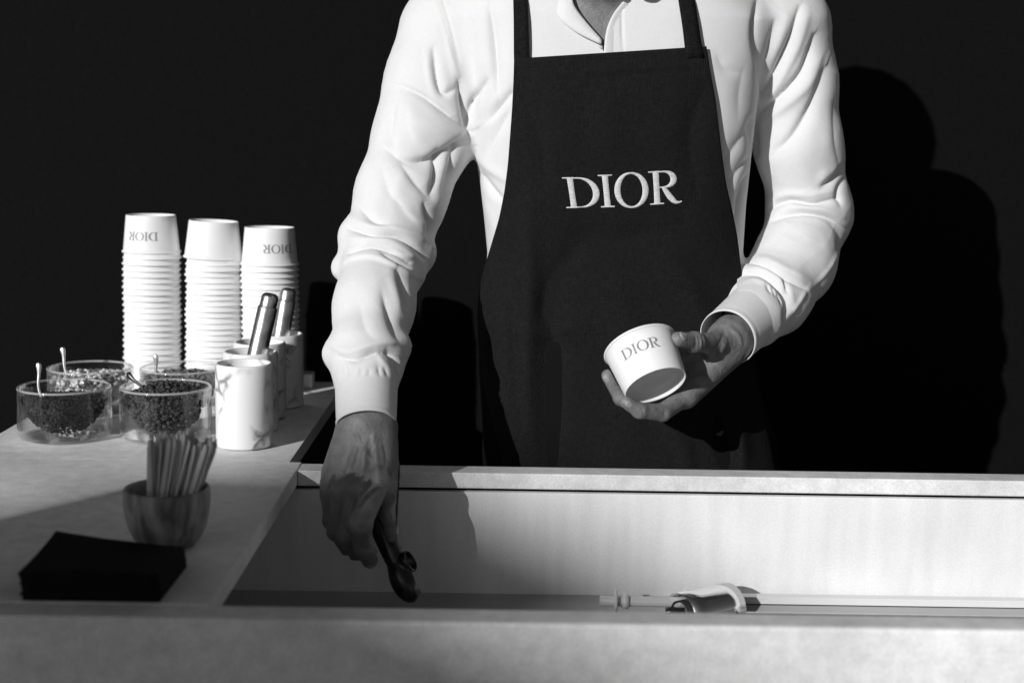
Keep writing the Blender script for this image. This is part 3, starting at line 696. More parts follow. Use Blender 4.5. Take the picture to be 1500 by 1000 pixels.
# fold strokes read off the photograph: (pixels, height mm, soft side px left, right)
FOLDS = [
 # armpit and upper sleeve, viewer's left
 ([(672, 118), (682, 160), (690, 194)], -8, 7, 9), ([(688, 190), (650, 160), (618, 138), (588, 126)], -5.5, 11, 5), ([(684, 200), (640, 190), (600, 165), (575, 140)], 4, 18, 16),
 ([(690, 194), (662, 214), (628, 232), (592, 234), (572, 222)], -6, 16, 6), ([(668, 130), (650, 138), (640, 120), (634, 74)], -4, 5, 9), ([(625, 70), (628, 110), (636, 140)], 3, 10, 5),
 ([(655, 60), (664, 100), (672, 130)], 3, 9, 6), ([(600, 150), (606, 190), (614, 212)], 2.5, 14, 7), ([(580, 150), (572, 190), (578, 218)], -2.5, 8, 16),
 ([(640, 222), (640, 250), (632, 286)], -5, 9, 7), ([(655, 225), (650, 260), (640, 300)], 3, 7, 9), ([(668, 214), (660, 250), (648, 280)], -4, 6, 9), ([(588, 240), (604, 262), (628, 290)], -3, 12, 7),
 ([(600, 238), (584, 270), (576, 300)], 2.2, 18, 10), ([(545, 180), (536, 240), (530, 290)], 1.6, 16, 16), ([(560, 250), (572, 285), (600, 310)], -2, 12, 14),
 # elbow, viewer's left
 ([(512, 318), (540, 330), (575, 334), (612, 346), (634, 362)], 5, 8, 5), ([(510, 334), (545, 342), (580, 344), (606, 360), (622, 378)], -6, 5, 5), ([(503, 350), (530, 350), (565, 352), (590, 364), (614, 384)], 5, 8, 5),
 ([(512, 372), (540, 360), (570, 366), (600, 384)], -5, 4, 4), ([(496, 398), (510, 380), (545, 376), (580, 390), (612, 408)], 5.5, 12, 3.5), ([(575, 368), (592, 376), (606, 378)], 5, 6, 4), ([(560, 372), (584, 384), (600, 392)], -5, 5, 4),
 ([(524, 300), (545, 322), (570, 330)], -3.5, 9, 7), ([(622, 300), (630, 330), (628, 352)], -5, 8, 6), ([(590, 300), (610, 322), (630, 332)], 4, 10, 5),
 # forearm, viewer's left
 ([(582, 396), (590, 425), (596, 452)], -5, 10, 6), ([(570, 400), (580, 430), (588, 460)], 3, 12, 8), ([(560, 430), (574, 470), (584, 500)], -3.5, 12, 9), ([(500, 430), (498, 470), (492, 505)], 1.8, 14, 14), ([(525, 440), (535, 480), (550, 500)], -1.5, 14, 18),
 ([(482, 505), (510, 516), (545, 506), (575, 502), (598, 506)], 5, 12, 5), ([(496, 522), (520, 526), (548, 516), (572, 516), (592, 524)], -4.5, 5, 7), ([(568, 512), (580, 530), (586, 548)], -4.5, 6, 6), ([(552, 512), (560, 530), (574, 544)], 3, 7, 5),
 ([(500, 528), (506, 545), (500, 560)], -3, 6, 8), ([(530, 540), (528, 552)], -.8, 3, 3), ([(541, 540), (540, 553)], -.8, 3, 3), ([(553, 536), (556, 550)], -1.2, 3, 3), ([(562, 538), (568, 551)], -1.2, 3, 3), ([(519, 541), (515, 553)], -.8, 3, 3),
 # chest, viewer's left
 ([(716, 10), (722, 70), (727, 135)], -5, 14, 6), ([(704, 20), (706, 70), (708, 110)], 2.5, 12, 10), ([(712, 118), (692, 150), (688, 182)], -5.5, 7, 6), ([(700, 125), (704, 150), (696, 190)], 3.5, 9, 8), ([(752, 134), (734, 154), (716, 176)], -5, 6, 9), ([(745, 165), (725, 200), (715, 225)], -3, 8, 14),
 ([(690, 222), (712, 244), (735, 260), (752, 268)], 4, 10, 7), ([(700, 250), (716, 275), (735, 292)], -4.5, 8, 7), ([(704, 290), (716, 312), (722, 340)], 3, 8, 8), ([(740, 100), (744, 130), (742, 160)], 2, 8, 8),
 # armhole and sleeve, viewer's right
 ([(1110, 0), (1105, 50), (1114, 100), (1116, 140)], -6, 8, 6), ([(1172, 10), (1156, 62), (1132, 112), (1114, 150)], -6, 9, 6), ([(1184, 20), (1168, 70), (1142, 120), (1118, 154)], 4, 7, 10), ([(1194, 52), (1174, 104), (1138, 144), (1104, 176)], -6, 9, 6),
 ([(1206, 70), (1186, 122), (1150, 156), (1112, 182)], 4.5, 8, 12), ([(1210, 100), (1190, 152), (1158, 200), (1136, 220)], -5.5, 16, 8), ([(1154, 20), (1142, 62), (1126, 96)], 3, 7, 8), ([(1136, 30), (1128, 70), (1120, 104)], -3, 7, 7), ([(1100, 178), (1104, 205), (1108, 230)], -5, 8, 8),
 ([(1222, 150), (1224, 200), (1232, 250)], -1.8, 14, 8), ([(1170, 230), (1180, 260), (1190, 280)], 1.6, 16, 16),
 # elbow and forearm, viewer's right
 ([(1128, 306), (1140, 298), (1160, 294), (1194, 298), (1228, 290)], -5.5, 5, 5), ([(1128, 296), (1150, 286), (1190, 286), (1225, 278)], 3.5, 8, 5), ([(1132, 322), (1150, 314), (1180, 311), (1214, 318), (1242, 336)], -5.5, 4, 6), ([(1134, 312), (1160, 304), (1200, 306), (1236, 318)], 4.5, 5, 5),
 ([(1236, 246), (1222, 262), (1204, 274)], -5, 7, 5), ([(1238, 262), (1228, 280), (1232, 300)], -4, 5, 6), ([(1214, 250), (1200, 264)], 2.5, 8, 8), ([(1215, 325), (1232, 345), (1230, 370)], -2.5, 8, 9), ([(1140, 330), (1170, 330), (1205, 340)], 2, 8, 14),
 ([(1092, 382), (1120, 388), (1148, 404), (1182, 424)], -4.5, 3.5, 5), ([(1096, 376), (1124, 380), (1152, 394), (1190, 412)], 3, 7, 4), ([(1082, 402), (1110, 399), (1136, 414), (1154, 442), (1150, 468)], -5.5, 4.5, 7), ([(1086, 394), (1112, 392), (1138, 404), (1160, 436), (1164, 458)], 3.5, 7, 5),
 ([(1148, 408), (1156, 432)], -3.5, 5, 5), ([(1078, 418), (1104, 409), (1128, 420), (1146, 442)], 3.5, 4, 5), ([(1122, 416), (1130, 430)], -2.5, 3, 3), ([(1130, 420), (1138, 436)], -2.5, 3, 3), ([(1138, 428), (1146, 446)], -2.5, 3, 3), ([(1188, 416), (1168, 446), (1150, 468)], 3, 4, 4),
 ([(1240, 350), (1214, 395), (1186, 425)], 2.6, 4, 4),
 # chest, viewer's right
 ([(1090, 100), (1084, 135), (1082, 175)], -1.3, 16, 14), ([(1100, 186), (1080, 212), (1060, 240)], -2.2, 12, 14), ([(1104, 226), (1088, 242), (1072, 262)], -2.2, 8, 10), ([(1098, 250), (1086, 280), (1078, 318)], -4, 7, 6), ([(1086, 245), (1078, 275), (1076, 305)], 2, 9, 9), ([(1050, 80), (1062, 100), (1084, 108)], -1.6, 12, 12),
 ([(911, -10), (911, 34), (913, 80)], -1.3, 2.2, 2.2), ([(898, -10), (898, 34), (898, 80)], .9, 9, 9),
 # shoulder seam
 ([(634, -10), (650, 40), (664, 90), (676, 126)], 1.2, 3, 3), ([(645, -10), (660, 40), (672, 90)], -1.2, 2.5, 2.5),
]
APRON_PX = [(86, 753, 1035), (120, 752, 1040), (160, 750, 1048), (200, 747, 1053), (240, 744, 1058), (280, 739, 1064), (320, 731, 1074), (350, 722, 1080), (380, 713, 1084), (405, 706, 1087), (430, 701, 1089), (460, 699, 1090), (500, 700, 1096), (550, 706, 1107), (600, 716, 1119), (650, 730, 1131), (690, 741, 1139), (760, 752, 1150), (900, 762, 1160)]
def relief(me, strokes, gain=1.0, noise=.0):
    V = get_v(me); N = get_n(me); px, py = proj(V)
    vd = V-CAM; vd /= np.linalg.norm(vd, axis=1, keepdims=True); fc = -(N*vd).sum(1); fc = np.clip((fc+.05)/.35, 0, 1); fc = fc*fc*(3-2*fc)
    return V, N, px, py, fc, stroke_disp(px, py, strokes)*gain*fc
def crisp(st):
    pts, A, wl, wr = st
    return (pts, A*.6, wl*.8, wr*.8) if A > 0 else (pts, A*1.6, wl*.68, wr*.68)
V, N, px, py, fc, D = relief(me, [crisp(f) for f in FOLDS], 1.0)
near = V[:, 1]
# gentle random drape everywhere, more on the sleeves
slv = np.clip(np.maximum((692-px)/14, (px-1104)/14), 0, 1)
def rot_(a): return np.array([[math.cos(a), 0, math.sin(a)], [0, 1, 0], [-math.sin(a), 0, math.cos(a)]])
rg = (1-np.abs(vnoise((V@rot_(.7).T)*np.array([10, 14, 34])+3, 8)))**5*.0013+(1-np.abs(vnoise((V@rot_(-.5).T)*np.array([13, 16, 46])+7, 9)))**5*.0010-.0006
dr = slv*rg*.35+(.35+.65*slv)*(vnoise(V*np.array([26, 26, 15])+5, 1)*.0007+vnoise(V*np.array([70, 70, 38]), 2)*.0004)
al = np.interp(py, [r[0] for r in APRON_PX], [r[1] for r in APRON_PX]); ar = np.interp(py, [r[0] for r in APRON_PX], [r[2] for r in APRON_PX])
under = (px > al+8) & (px < ar-8) & (py > 95) & (V[:, 1] < YT) & (fc > .1)
cuffy = np.zeros(len(V), bool)
D = np.where(under, -.004, D+dr)
V = V+N*D[:, None]
set_v(me, V)
# open the neck, the front slit, the cuffs and the waist
bm = bmesh.new(); bm.from_mesh(me)
c1 = ARM1[-2]+(ARM1[-1]-ARM1[-2])*.5; d1 = ARM1[-1]-ARM1[-2]; d1 /= np.linalg.norm(d1)
c2 = ARM2[-2]+(ARM2[-1]-ARM2[-2])*.4; d2 = ARM2[-1]-ARM2[-2]; d2 /= np.linalg.norm(d2)
nk = (NECK1-NECK0)/np.linalg.norm(NECK1-NECK0)
q = V-NECK0; tt = q@nk; rad = np.linalg.norm(q-tt[:, None]*nk, axis=1)
SLIT = np.array([(836, -80), (834, 2), (847, 24), (864, 44), (880, 62), (886, 76), (893, 60), (898, 38), (908, 18), (926, -2), (950, -80)], float)
def inpoly(x, y, pg):
    r = np.zeros(len(x), bool); j = len(pg)-1
    for i in range(len(pg)):
        xi, yi = pg[i]; xj, yj = pg[j]
        r ^= ((yi > y) != (yj > y)) & (x < (xj-xi)*(y-yi)/(yj-yi+1e-12)+xi); j = i
    return r
kill = ((V-c1)@d1 > 0) & (np.linalg.norm(V-c1, axis=1) < .12)
kill |= ((V-c2)@d2 > 0) & (np.linalg.norm(V-c2, axis=1) < .10) & (V[:, 1] < 1.80)
kill |= (rad < .066) & (tt > -.02)
kill |= inpoly(px, py, SLIT) & (V[:, 1] < YT)
kill |= V[:, 2] < BELT-.02
bm.verts.ensure_lookup_table()
bmesh.ops.delete(bm, geom=[bm.verts[i] for i in np.nonzero(kill)[0]], context='VERTS')
lo_ = [f for f in bm.faces if False]
bm.to_mesh(me); bm.free()
SHIRT_BVH = BVHTree.FromPolygons([v.co[:] for v in me.vertices], [p_.vertices[:] for p_ in me.polygons])
shirt_me = me
def hit(px_, py_, off=0.0):
    d = ray(px_, py_); d = d/np.linalg.norm(d); loc, nor, i, ds = SHIRT_BVH.ray_cast(Vector(CAM), Vector(d))
    if loc is None: return None
    return np.array(loc)-d*off

# ---- body: one continuous figure (head, neck, trunk, legs, arms, hands)
HEADC = P(893, -150, 1.758); HT = R(33)
hip = [(-.085, -1), (.085, 1)]
cxh = float(sec(.8)[0])
def f_legs(p):
    d = None
    for sx in (-1, 1):
        c = chain(p, [(cxh+sx*.085, YT, .86), (cxh+sx*.10, YT-.01, .48), (cxh+sx*.105, YT+.01, .09)], [.088, .056, .04]); d = c if d is None else np.minimum(d, c)
    return smin(d, ellip(p, (cxh, YT, .88), np.eye(3), (.165, .105, .11)), .03)
def head_local(p):
    # undo the forward nod so the head can be described upright
    y = p[1]-np.float32(HEADC[1]); z = p[2]-np.float32(HEADC[2]); c_, s_ = math.cos(HT), math.sin(HT)
    return (p[0], HEADC[1]+y*c_+z*s_, HEADC[2]-y*s_+z*c_)
def f_body(p):
    d = np.maximum(f_upper(p, .010), .80-p[2])
    d = smin(d, cone(p, NECK0, NECK1, .057, .054), .03)
    I3 = np.eye(3)
    d = smin(d, chain(p, ARM1[:8], [r-.012 for r in RAD1[:8]]), .01); d = smin(d, chain(p, ARM2[:7], [r-.012 for r in RAD2[:7]]), .01)
    d = smin(d, f_legs(p), .02)
    p = head_local(p)
    hd = ellip(p, HEADC+np.array([0, .012, .035]), I3, (.077, .097, .098))
    hd = smin(hd, ellip(p, HEADC+np.array([0, -.022, -.045]), I3, (.057, .068, .075)), .03)       # jaw
    hd = smin(hd, cone(p, HEADC+np.array([0, -.092, .012]), HEADC+np.array([0, -.112, -.022]), .008, .013), .012)   # nose
    for sx in (-1, 1):
        hd = smin(hd, ellip(p, HEADC+np.array([sx*.080, .012, -.005]), I3, (.008, .018, .031)), .008)              # ears
        e = HEADC+np.array([sx*.032, -.088, .008]); hd = -smin(-hd, np.sqrt((p[0]-e[0])**2+(p[1]-e[1])**2+(p[2]-e[2])**2)-.014, .012)
        hd = smin(hd, cone(p, HEADC+np.array([sx*.014, -.090, .028]), HEADC+np.array([sx*.05, -.076, .026]), .006, .005), .01)  # brow
    for dz in (-.052, -.064): hd = smin(hd, cone(p, HEADC+np.array([-.02, -.084, dz]), HEADC+np.array([.02, -.084, dz]), .0055, .0055), .006)  # lips
    return smin(d, hd, .025)
V1, Q1 = nets(f_body, (ARM1[:, 0].min()-.06, 1.55, .04), (ARM2[:, 0].max()+.06, 2.04, float(HEADC[2])+.17), .0055)

# ---- hand 1 (holding the scoop; back of the hand towards the viewer)
S_AX0 = P(535, 722, 1.535); S_AX1 = P(584, 832, 1.503)
W1 = P(538, 622, 1.553)
fing1 = {
 'index': J([(555, 704, 1.506), (527, 767, 1.464), (533, 801, 1.474), (542, 820, 1.489)]),
 'middle': J([(526, 714, 1.503), (506, 785, 1.498), (526, 815, 1.519), (543, 808, 1.540)]),
 'ring': J([(500, 717, 1.513), (493, 777, 1.514), (513, 808, 1.538), (534, 795, 1.553)]),
 'little': J([(482, 714, 1.527), (486, 762, 1.525), (503, 785, 1.546), (522, 777, 1.559)])}
fr1 = {'index': [.0132, .0122, .0106, .0088], 'middle': [.0116, .0100, .0088, .008], 'ring': [.0112, .0096, .0085, .0078], 'little': [.0105, .0088, .0078, .007]}
th1 = J([(556, 655, 1.545), (571, 700, 1.530), (572, 750, 1.506), (576, 784, 1.500)]); tr1 = [.0165, .0142, .0122, .0086]
fore1 = J([(545, 470, 1.66), (538, 560, 1.59), (538, 622, 1.553)])
def f_hand1(p):
    d = chain(p, fore1, [.034, .029, .0255])
    wr = [P(556, 628, 1.552), P(545, 628, 1.552), P(531, 628, 1.553), P(518, 628, 1.555)]
    palm = None
    for k, (nm, w_) in enumerate(zip(('index', 'middle', 'ring', 'little'), wr)):
        c = cone(p, w_, fing1[nm][0]+np.array([0, .006, 0]), .0195, .0145); palm = c if palm is None else smin(palm, c, .012)
    d = smin(d, palm, .016)
    d = smin(d, cone(p, P(548, 660, 1.558), P(520, 712, 1.545), .017, .015), .015)
    fs = None
    for nm in fing1:
        c = chain(p, fing1[nm], fr1[nm], .004); k = np.sqrt((p[0]-fing1[nm][1][0])**2+(p[1]-fing1[nm][1][1])**2+(p[2]-fing1[nm][1][2])**2)-fr1[nm][1]*1.10
        c = smin(c, k, .004); fs = c if fs is None else smin(fs, c, .0008)
    d = smin(d, fs, .006)
    for nm in fing1:                                # knuckle heads
        m_ = fing1[nm][0]; d = smin(d, np.sqrt((p[0]-m_[0])**2+(p[1]-m_[1]+.001)**2+(p[2]-m_[2])**2)-fr1[nm][0]*1.08, .006)
    t = chain(p, th1, tr1, .006); t = smin(t, cone(p, th1[0], P(548, 690, 1.548), .016, .012), .012)
    return smin(d, t, .009)
V2, Q2 = nets(f_hand1, P(455, 845, 1.45)*[1, 0, 1]+[0, 1.435, 0], P(600, 450, 1.69)*[1, 0, 1]+[0, 1.70, 0], .00155)
# ---- hand 2 (palm up under the paper cup)
CUPC = P(948.5, 535, 1.602); ca = math.cos(R(30)); sa = math.sin(R(30))
cdir = ca*(.335*right-.942*up)-sa*fwd; cdir /= np.linalg.norm(cdir)          # rim -> base
W2 = P(1076, 492, 1.70)
fing2 = {
 'index': J([(1018, 536, 1.680), (984, 552, 1.686), (950, 545, 1.676), (930, 530, 1.664)]),
 'middle': J([(1014, 556, 1.668), (968, 590, 1.664), (920, 586, 1.642), (905, 572, 1.634)]),
 'ring': J([(1010, 570, 1.652), (955, 604, 1.640), (910, 583, 1.616), (890, 550, 1.608)]),
 'little': J([(1005, 580, 1.632), (970, 604, 1.598), (937, 601, 1.576), (917, 589, 1.570)])}
fr2 = {'index': [.012, .0105, .009, .0078], 'middle': [.012, .0105, .009, .0078], 'ring': [.0115, .010, .0088, .0072], 'little': [.0110, .0100, .0088, .0072]}
th2 = J([(1068, 494, 1.685), (1046, 504, 1.655), (1017, 501, 1.618), (993, 497, 1.594)]); tr2 = [.0175, .0135, .0108, .0090]
fore2 = J([(1150, 420, 1.83), (1100, 468, 1.735), (1072, 495, 1.695)])
def f_hand2(p):
    d = chain(p, fore2, [.034, .030, .0255])
    palm = None
    for nm, w_ in zip(('index', 'middle', 'ring', 'little'), (P(1068, 497, 1.70), P(1064, 505, 1.695), P(1060, 513, 1.69), P(1058, 520, 1.685))):
        c = cone(p, w_, fing2[nm][0], .0195, .0140); palm = c if palm is None else smin(palm, c, .012)
    d = smin(d, palm, .016)
    fs = None
    for nm in fing2:
        c = chain(p, fing2[nm], fr2[nm], .004); fs = c if fs is None else smin(fs, c, .002)
    d = smin(d, fs, .008)
    t = chain(p, th2, tr2, .006); t = smin(t, cone(p, th2[0], P(1035, 530, 1.668), .0175, .012), .014)
    d = smin(d, t, .008)
    k = np.sqrt((p[0]-th2[2][0])**2+(p[1]-th2[2][1])**2+(p[2]-th2[2][2])**2)-.0116
    d = smin(d, k, .004)
    # keep clear of the cup wall
    q0 = p[0]-np.float32(CUPC[0]); q1 = p[1]-np.float32(CUPC[1]); q2 = p[2]-np.float32(CUPC[2]); h = q0*cdir[0]+q1*cdir[1]+q2*cdir[2]
    rr = np.sqrt(np.maximum(q0*q0+q1*q1+q2*q2-h*h, 0)); cup_d = np.maximum(rr-(.0404-(h)*.105), np.abs(h)-CH/2)
    return np.maximum(d, -(cup_d-.0004))
V3, Q3 = nets(f_hand2, P(875, 630, 1.56)*[1, 0, 1]+[0, 1.555, 0], P(1165, 400, 1.83)*[1, 0, 1]+[0, 1.86, 0], .0016)
SK1 = [  # knuckle and tendon relief on hand 1
 ([(548, 640), (552, 680), (556, 704)], 1.6, 4, 4), ([(536, 645), (532, 690), (528, 712)], 1.7, 4, 4), ([(524, 650), (510, 690), (502, 712)], 1.5, 4, 4), ([(545, 650), (542, 690), (543, 706)], -1.4, 5, 5), ([(528, 655), (518, 690), (515, 712)], -1.4, 5, 5), ([(512, 660), (497, 700), (490, 714)], -1.2, 4, 4),
 ([(522, 763), (532, 766), (543, 764)], -.8, 1.3, 1.3), ([(521, 768), (532, 771), (544, 769)], -.8, 1.3, 1.3), ([(522, 773), (532, 776), (543, 774)], -.7, 1.3, 1.3), ([(530, 802), (538, 805), (546, 803)], -.6, 1.2, 1.2), ([(500, 786), (508, 790), (516, 789)], -.7, 1.3, 1.3),
 ([(568, 750), (575, 752), (582, 750)], -.7, 1.2, 1.2), ([(568, 755), (575, 757), (582, 755)], -.7, 1.2, 1.2), ([(567, 745), (575, 747), (582, 745)], -.6, 1.2, 1.2),
 ([(540, 722), (524, 748), (515, 772)], -2.2, 3, 3), ([(516, 722), (506, 760), (503, 780)], -1.4, 3, 3), ([(560, 640), (566, 670), (562, 690)], -1.2, 4, 4), ([(520, 632), (535, 660), (548, 676)], .9, 2.5, 2.5), ([(550, 630), (542, 655), (520, 680)], .8, 2, 2)]
SK2 = [([(1028, 492), (1031, 502), (1029, 514)], -1.0, 1.4, 1.4), ([(1023, 491), (1025, 502), (1024, 513)], -.8, 1.3, 1.3), ([(1018, 490), (1020, 501), (1019, 512)], -.7, 1.2, 1.2), ([(1060, 500), (1050, 525), (1030, 545)], -1.6, 3, 4), ([(1045, 520), (1030, 540), (1012, 552)], -1.4, 3, 3), ([(972, 603), (976, 610)], -1, 2, 2), ([(940, 596), (942, 606)], -.8, 1.5, 1.5),
 ([(1070, 480), (1082, 492), (1086, 504)], 1.2, 3, 3), ([(1062, 484), (1056, 500), (1044, 516)], -1.2, 3, 3)]
parts = []
for (v_, q_, stx, sm) in ((V1, Q1, None, 3), (V2, Q2, SK1, 2), (V3, Q3, SK2, 3)):
    m_ = refine(np_mesh('tmp', v_, q_), sm, 0)
    if stx:
        A, N_, _, _, _, D_ = relief(m_, stx); D_ = D_*1.5+vnoise(A*240, 4)*.00022
        set_v(m_, A+N_*D_[:, None])
    parts.append(m_)
bm = bmesh.new(); cuts = []
for m_ in parts: bm.from_mesh(m_); cuts.append(len(bm.verts))
bm.verts.ensure_lookup_table()
co_ = np.array([v.co[:] for v in bm.verts]); pairs = []
for k_, arm_ in ((1, fore1[0]), (2, fore2[0])):              # weld each forearm to its upper arm inside the sleeve
    a_ = np.arange(0, cuts[0]); b_ = np.arange(cuts[k_-1], cuts[k_]); b_ = b_[np.argsort(np.linalg.norm(co_[b_]-arm_, axis=1))[:400]]; a_ = a_[np.argsort(np.linalg.norm(co_[a_]-arm_, axis=1))[:900]]
    dd = np.linalg.norm(co_[a_][:, None]-co_[b_][None], axis=2); used = set()
    for fl in np.argsort(dd.ravel())[:60]:
        i_, j_ = divmod(int(fl), len(b_))
        if a_[i_] in used or b_[j_] in used: continue
        used |= {a_[i_], b_[j_]}; pairs.append((int(a_[i_]), int(b_[j_])))
for a_, b_ in pairs: bmesh.ops.pointmerge(bm, verts=[bm.verts[a_], bm.verts[b_]], merge_co=bm.verts[a_].co) if False else None
bmesh.ops.weld_verts(bm, targetmap={bm.verts[b_]: bm.verts[a_] for a_, b_ in pairs})
bmesh.ops.delete(bm, geom=[v for v in bm.verts if not v.link_faces], context='VERTS')
body = bpy.data.meshes.new('person'); bm.to_mesh(body); bm.free()
pr = add('person', body, 'skin', None, True)
tag(pr, 'person in a white shirt and long black apron filling a paper cup', 'person')
def nail(c, ax_u, ax_v, ax_n, ru, rv):
    me_ = lathe('nail', [(0, .0009), (.35, .00085), (.65, .0007), (.88, .0004), (1.0, -.0002), (.9, -.0012), (0, -.0012)], 28); v = get_v(me_)
    sq = lambda a: np.sign(a)*np.abs(a)**.8
    set_v(me_, c+np.outer(v[:, 0]*ru, ax_u)+np.outer(v[:, 1]*rv, ax_v)+np.outer(v[:, 2]-.30*(v[:, 0]**2)*ru, ax_n)); me_.shade_smooth()
    add('nail', me_, 'nail', pr)
def fnail(f, r_, toward, ln=.0058, wd=.0048, back_=.25, lift=0.0):
    d = f[-1]-f[-2]; d /= np.linalg.norm(d); n = np.asarray(toward, float); n -= d*(n@d); n /= np.linalg.norm(n); u = np.cross(d, n)
    nail(f[-1]-d*ln*back_+n*(r_*.93+lift), u, d, n, wd, ln)
fnail(th2, tr2[-1], -fwd*.9+up*.35-right*.2, .0068, .0062, .15, .0006)
fnail(fing2['ring'], fr2['ring'][-1], -right*.6+up*.4-fwd*.6, .0052, .0046)
fnail(fing2['little'], fr2['little'][-1], -fwd*.7+up*.2-right*.4, .0048, .0042)
fnail(th1, tr1[-1], -fwd*.75+right*.65, .0056, .0042, .9, -.0010)
fnail(fing1['index'], fr1['index'][-1], -fwd*.8-up*.6, .0050, .0044, .1)

# hair, eyes
I3 = np.eye(3)
def f_hair(p):
    p = head_local(p)
    d = ellip(p, HEADC+np.array([0, .020, .045]), I3, (.086, .100, .104)); e = ellip(p, HEADC+np.array([0, -.060, -.035]), I3, (.09, .085, .085))
    d = np.maximum(d, -e); return np.maximum(d, (float(HEADC[2])-.06)-p[2])
v_, q_ = nets(f_hair, HEADC-[.1, .17, .13], HEADC+[.1, .17, .17], .004)
m_ = refine(np_mesh('hair', v_, q_), 2, 0); A = get_v(m_); set_v(m_, A+get_n(m_)*(vnoise(A*np.array([90, 90, 30]), 3)*.003)[:, None]); add('hair', m_, 'hair', pr, True)
for sx in (-1, 1):
    bm = bmesh.new(); bmesh.ops.create_uvsphere(bm, u_segments=16, v_segments=10, radius=.0115); me_ = bpy.data.meshes.new('eye'); bm.to_mesh(me_); bm.free()
    o = add('eye', me_, 'eye', pr, True); o.location = HEADC+np.array([sx*.032, -.073*math.cos(HT)-.008*math.sin(HT), -.073*math.sin(HT)+.008*math.cos(HT)])

# ---- shirt as a child, with cuffs, collar and buttons
_n = M['shirt'].node_tree.nodes; _l = M['shirt'].node_tree.links
_t = _n.new('ShaderNodeTexNoise'); _t.noise_type = 'RIDGED_MULTIFRACTAL'; _t.inputs['Scale'].default_value = 16; _t.inputs['Detail'].default_value = 2; _t.inputs['Distortion'].default_value = .6
_l.new(_n[M['shirt']['mp']].outputs[0], _t.inputs[0])
_b = _n.new('ShaderNodeBump'); _b.inputs['Strength'].default_value = .18; _b.inputs['Distance'].default_value = .003
_l.new(_t.outputs[0], _b.inputs['Height'])
_w = [x for x in _n if x.type == 'BUMP' and x != _b][0]; _l.new(_b.outputs[0], _w.inputs['Normal'])

shirt = add('shirt', shirt_me, 'shirt', pr, True)
def cuff(c0, d, r0, r1, L, name='cuff', tilt=None, sx=1.0):
    d = d/np.linalg.norm(d); a = np.cross(d, [0, 0, 1.]) if tilt is None else np.asarray(tilt, float); a -= d*(a@d); a /= np.linalg.norm(a); b = np.cross(d, a)
    th = np.linspace(0, 2*PI, 72, endpoint=False); g_ = []
    for k, t in enumerate(np.linspace(0, 1, 22)):
        r = r0+(r1-r0)*t; r *= 1-.03*math.exp(-(t/.06)**2)                    # gathered into the sleeve
        r += .0007*math.exp(-((t-.965)/.03)**2)-.0006*math.exp(-((t-.90)/.018)**2)   # stitched hem
        wob = 1+.018*np.sin(2*th+1.0)+.012*np.sin(3*th+t*1.5)
        g_.append(c0+d*L*t+(r*wob*sx)[:, None]*np.cos(th)[:, None]*a+(r*wob)[:, None]*np.sin(th)[:, None]*b)
    o = add(name, grid_mesh(name, np.array(g_), closed_v=True, thick=.0010), 'shirt', shirt, True)
    return o
cuff(P(537, 549, 1.594), ARM1[-1]-ARM1[-2], .0345, .0318, np.linalg.norm(P(537, 549, 1.594)-P(537, 622, 1.551)))
cuff(P(1112, 452, 1.760), P(1066, 494, 1.690)-P(1112, 452, 1.760), 0.0375, .0345, np.linalg.norm(P(1066, 494, 1.690)-P(1112, 452, 1.760)))
# collar: a standing band round the neck, leaf folded over on each side
def ribbon(name, A, B, m, parent, n=30, mcols=8, bulge=0.0, thick=.0012, dirn=None):
    """sheet between two 3D polylines"""
    def rs_(q): 
        q = np.asarray(q, float); L = np.r_[0, np.cumsum(np.linalg.norm(np.diff(q, axis=0), axis=1))]; t = np.linspace(0, L[-1], n); return np.stack([np.interp(t, L, q[:, k]) for k in range(3)], 1)
    def sm_(q):
        for _ in range(3): q[1:-1] = .25*q[:-2]+.5*q[1:-1]+.25*q[2:]
        return q
    A = sm_(rs_(A)); B = sm_(rs_(B)); s_ = np.linspace(0, 1, mcols); dv = -fwd if dirn is None else np.asarray(dirn, float)
    g_ = A[:, None]*(1-s_)[None, :, None]+B[:, None]*s_[None, :, None]+dv[None, None]*(bulge*np.sin(PI*s_))[None, :, None]
    return add(name, grid_mesh(name, g_, thick=thick), m, parent, True)
def shp(px_, py_, lift):
    """point above the shirt front at a pixel, lifted towards the viewer"""
    h_ = hit(px_, max(py_, 2)) if py_ >= 2 else None
    Y_ = (h_[1] if h_ is not None else 1.80+(2-py_)*.0006)-lift
    return P(px_, py_, Y_)
cl0 = [P(800, -70, 1.835-.02), P(806, -40, 1.80-.02), P(806, -12, 1.780-.02), P(809, 12, 1.770-.02), P(819, 30, 1.760-.02), P(845, 49, 1.754-.02), P(880, 66, 1.750-.02)]
cl1 = [P(838, -70, 1.835-.02), P(838, -40, 1.798-.02), P(838, -12, 1.772-.02), P(838, 4, 1.764-.02), P(845, 15, 1.762-.02), P(862, 36, 1.757-.02), P(882, 58, 1.752-.02)]
ribbon('collar_leaf', cl0, cl1, 'shirt', shirt, 34, 10, .0028, .0008)
cl2 = [P(838, -60, 1.825-.02), P(836, -20, 1.79-.02), P(834, 12, 1.773-.02), P(846, 34, 1.765-.02), P(862, 50, 1.760-.02), P(883, 68, 1.757-.02)]
cl3 = [P(828, -60, 1.84-.02), P(822, -20, 1.81-.02), P(815, 18, 1.785-.02), P(832, 46, 1.776-.02), P(855, 64, 1.772-.02), P(880, 80, 1.768-.02)]
ribbon('collar_leaf', cl2, cl3, 'shirt', shirt, 30, 8, .006, .0013)
cr0 = [P(955, -70, 1.835-.02), P(935, -34, 1.80-.02), P(917, -2, 1.772-.02), P(900, 17, 1.763-.02), P(890, 37, 1.758-.02), P(885.5, 60, 1.754-.02), P(884, 92, 1.752-.02)]
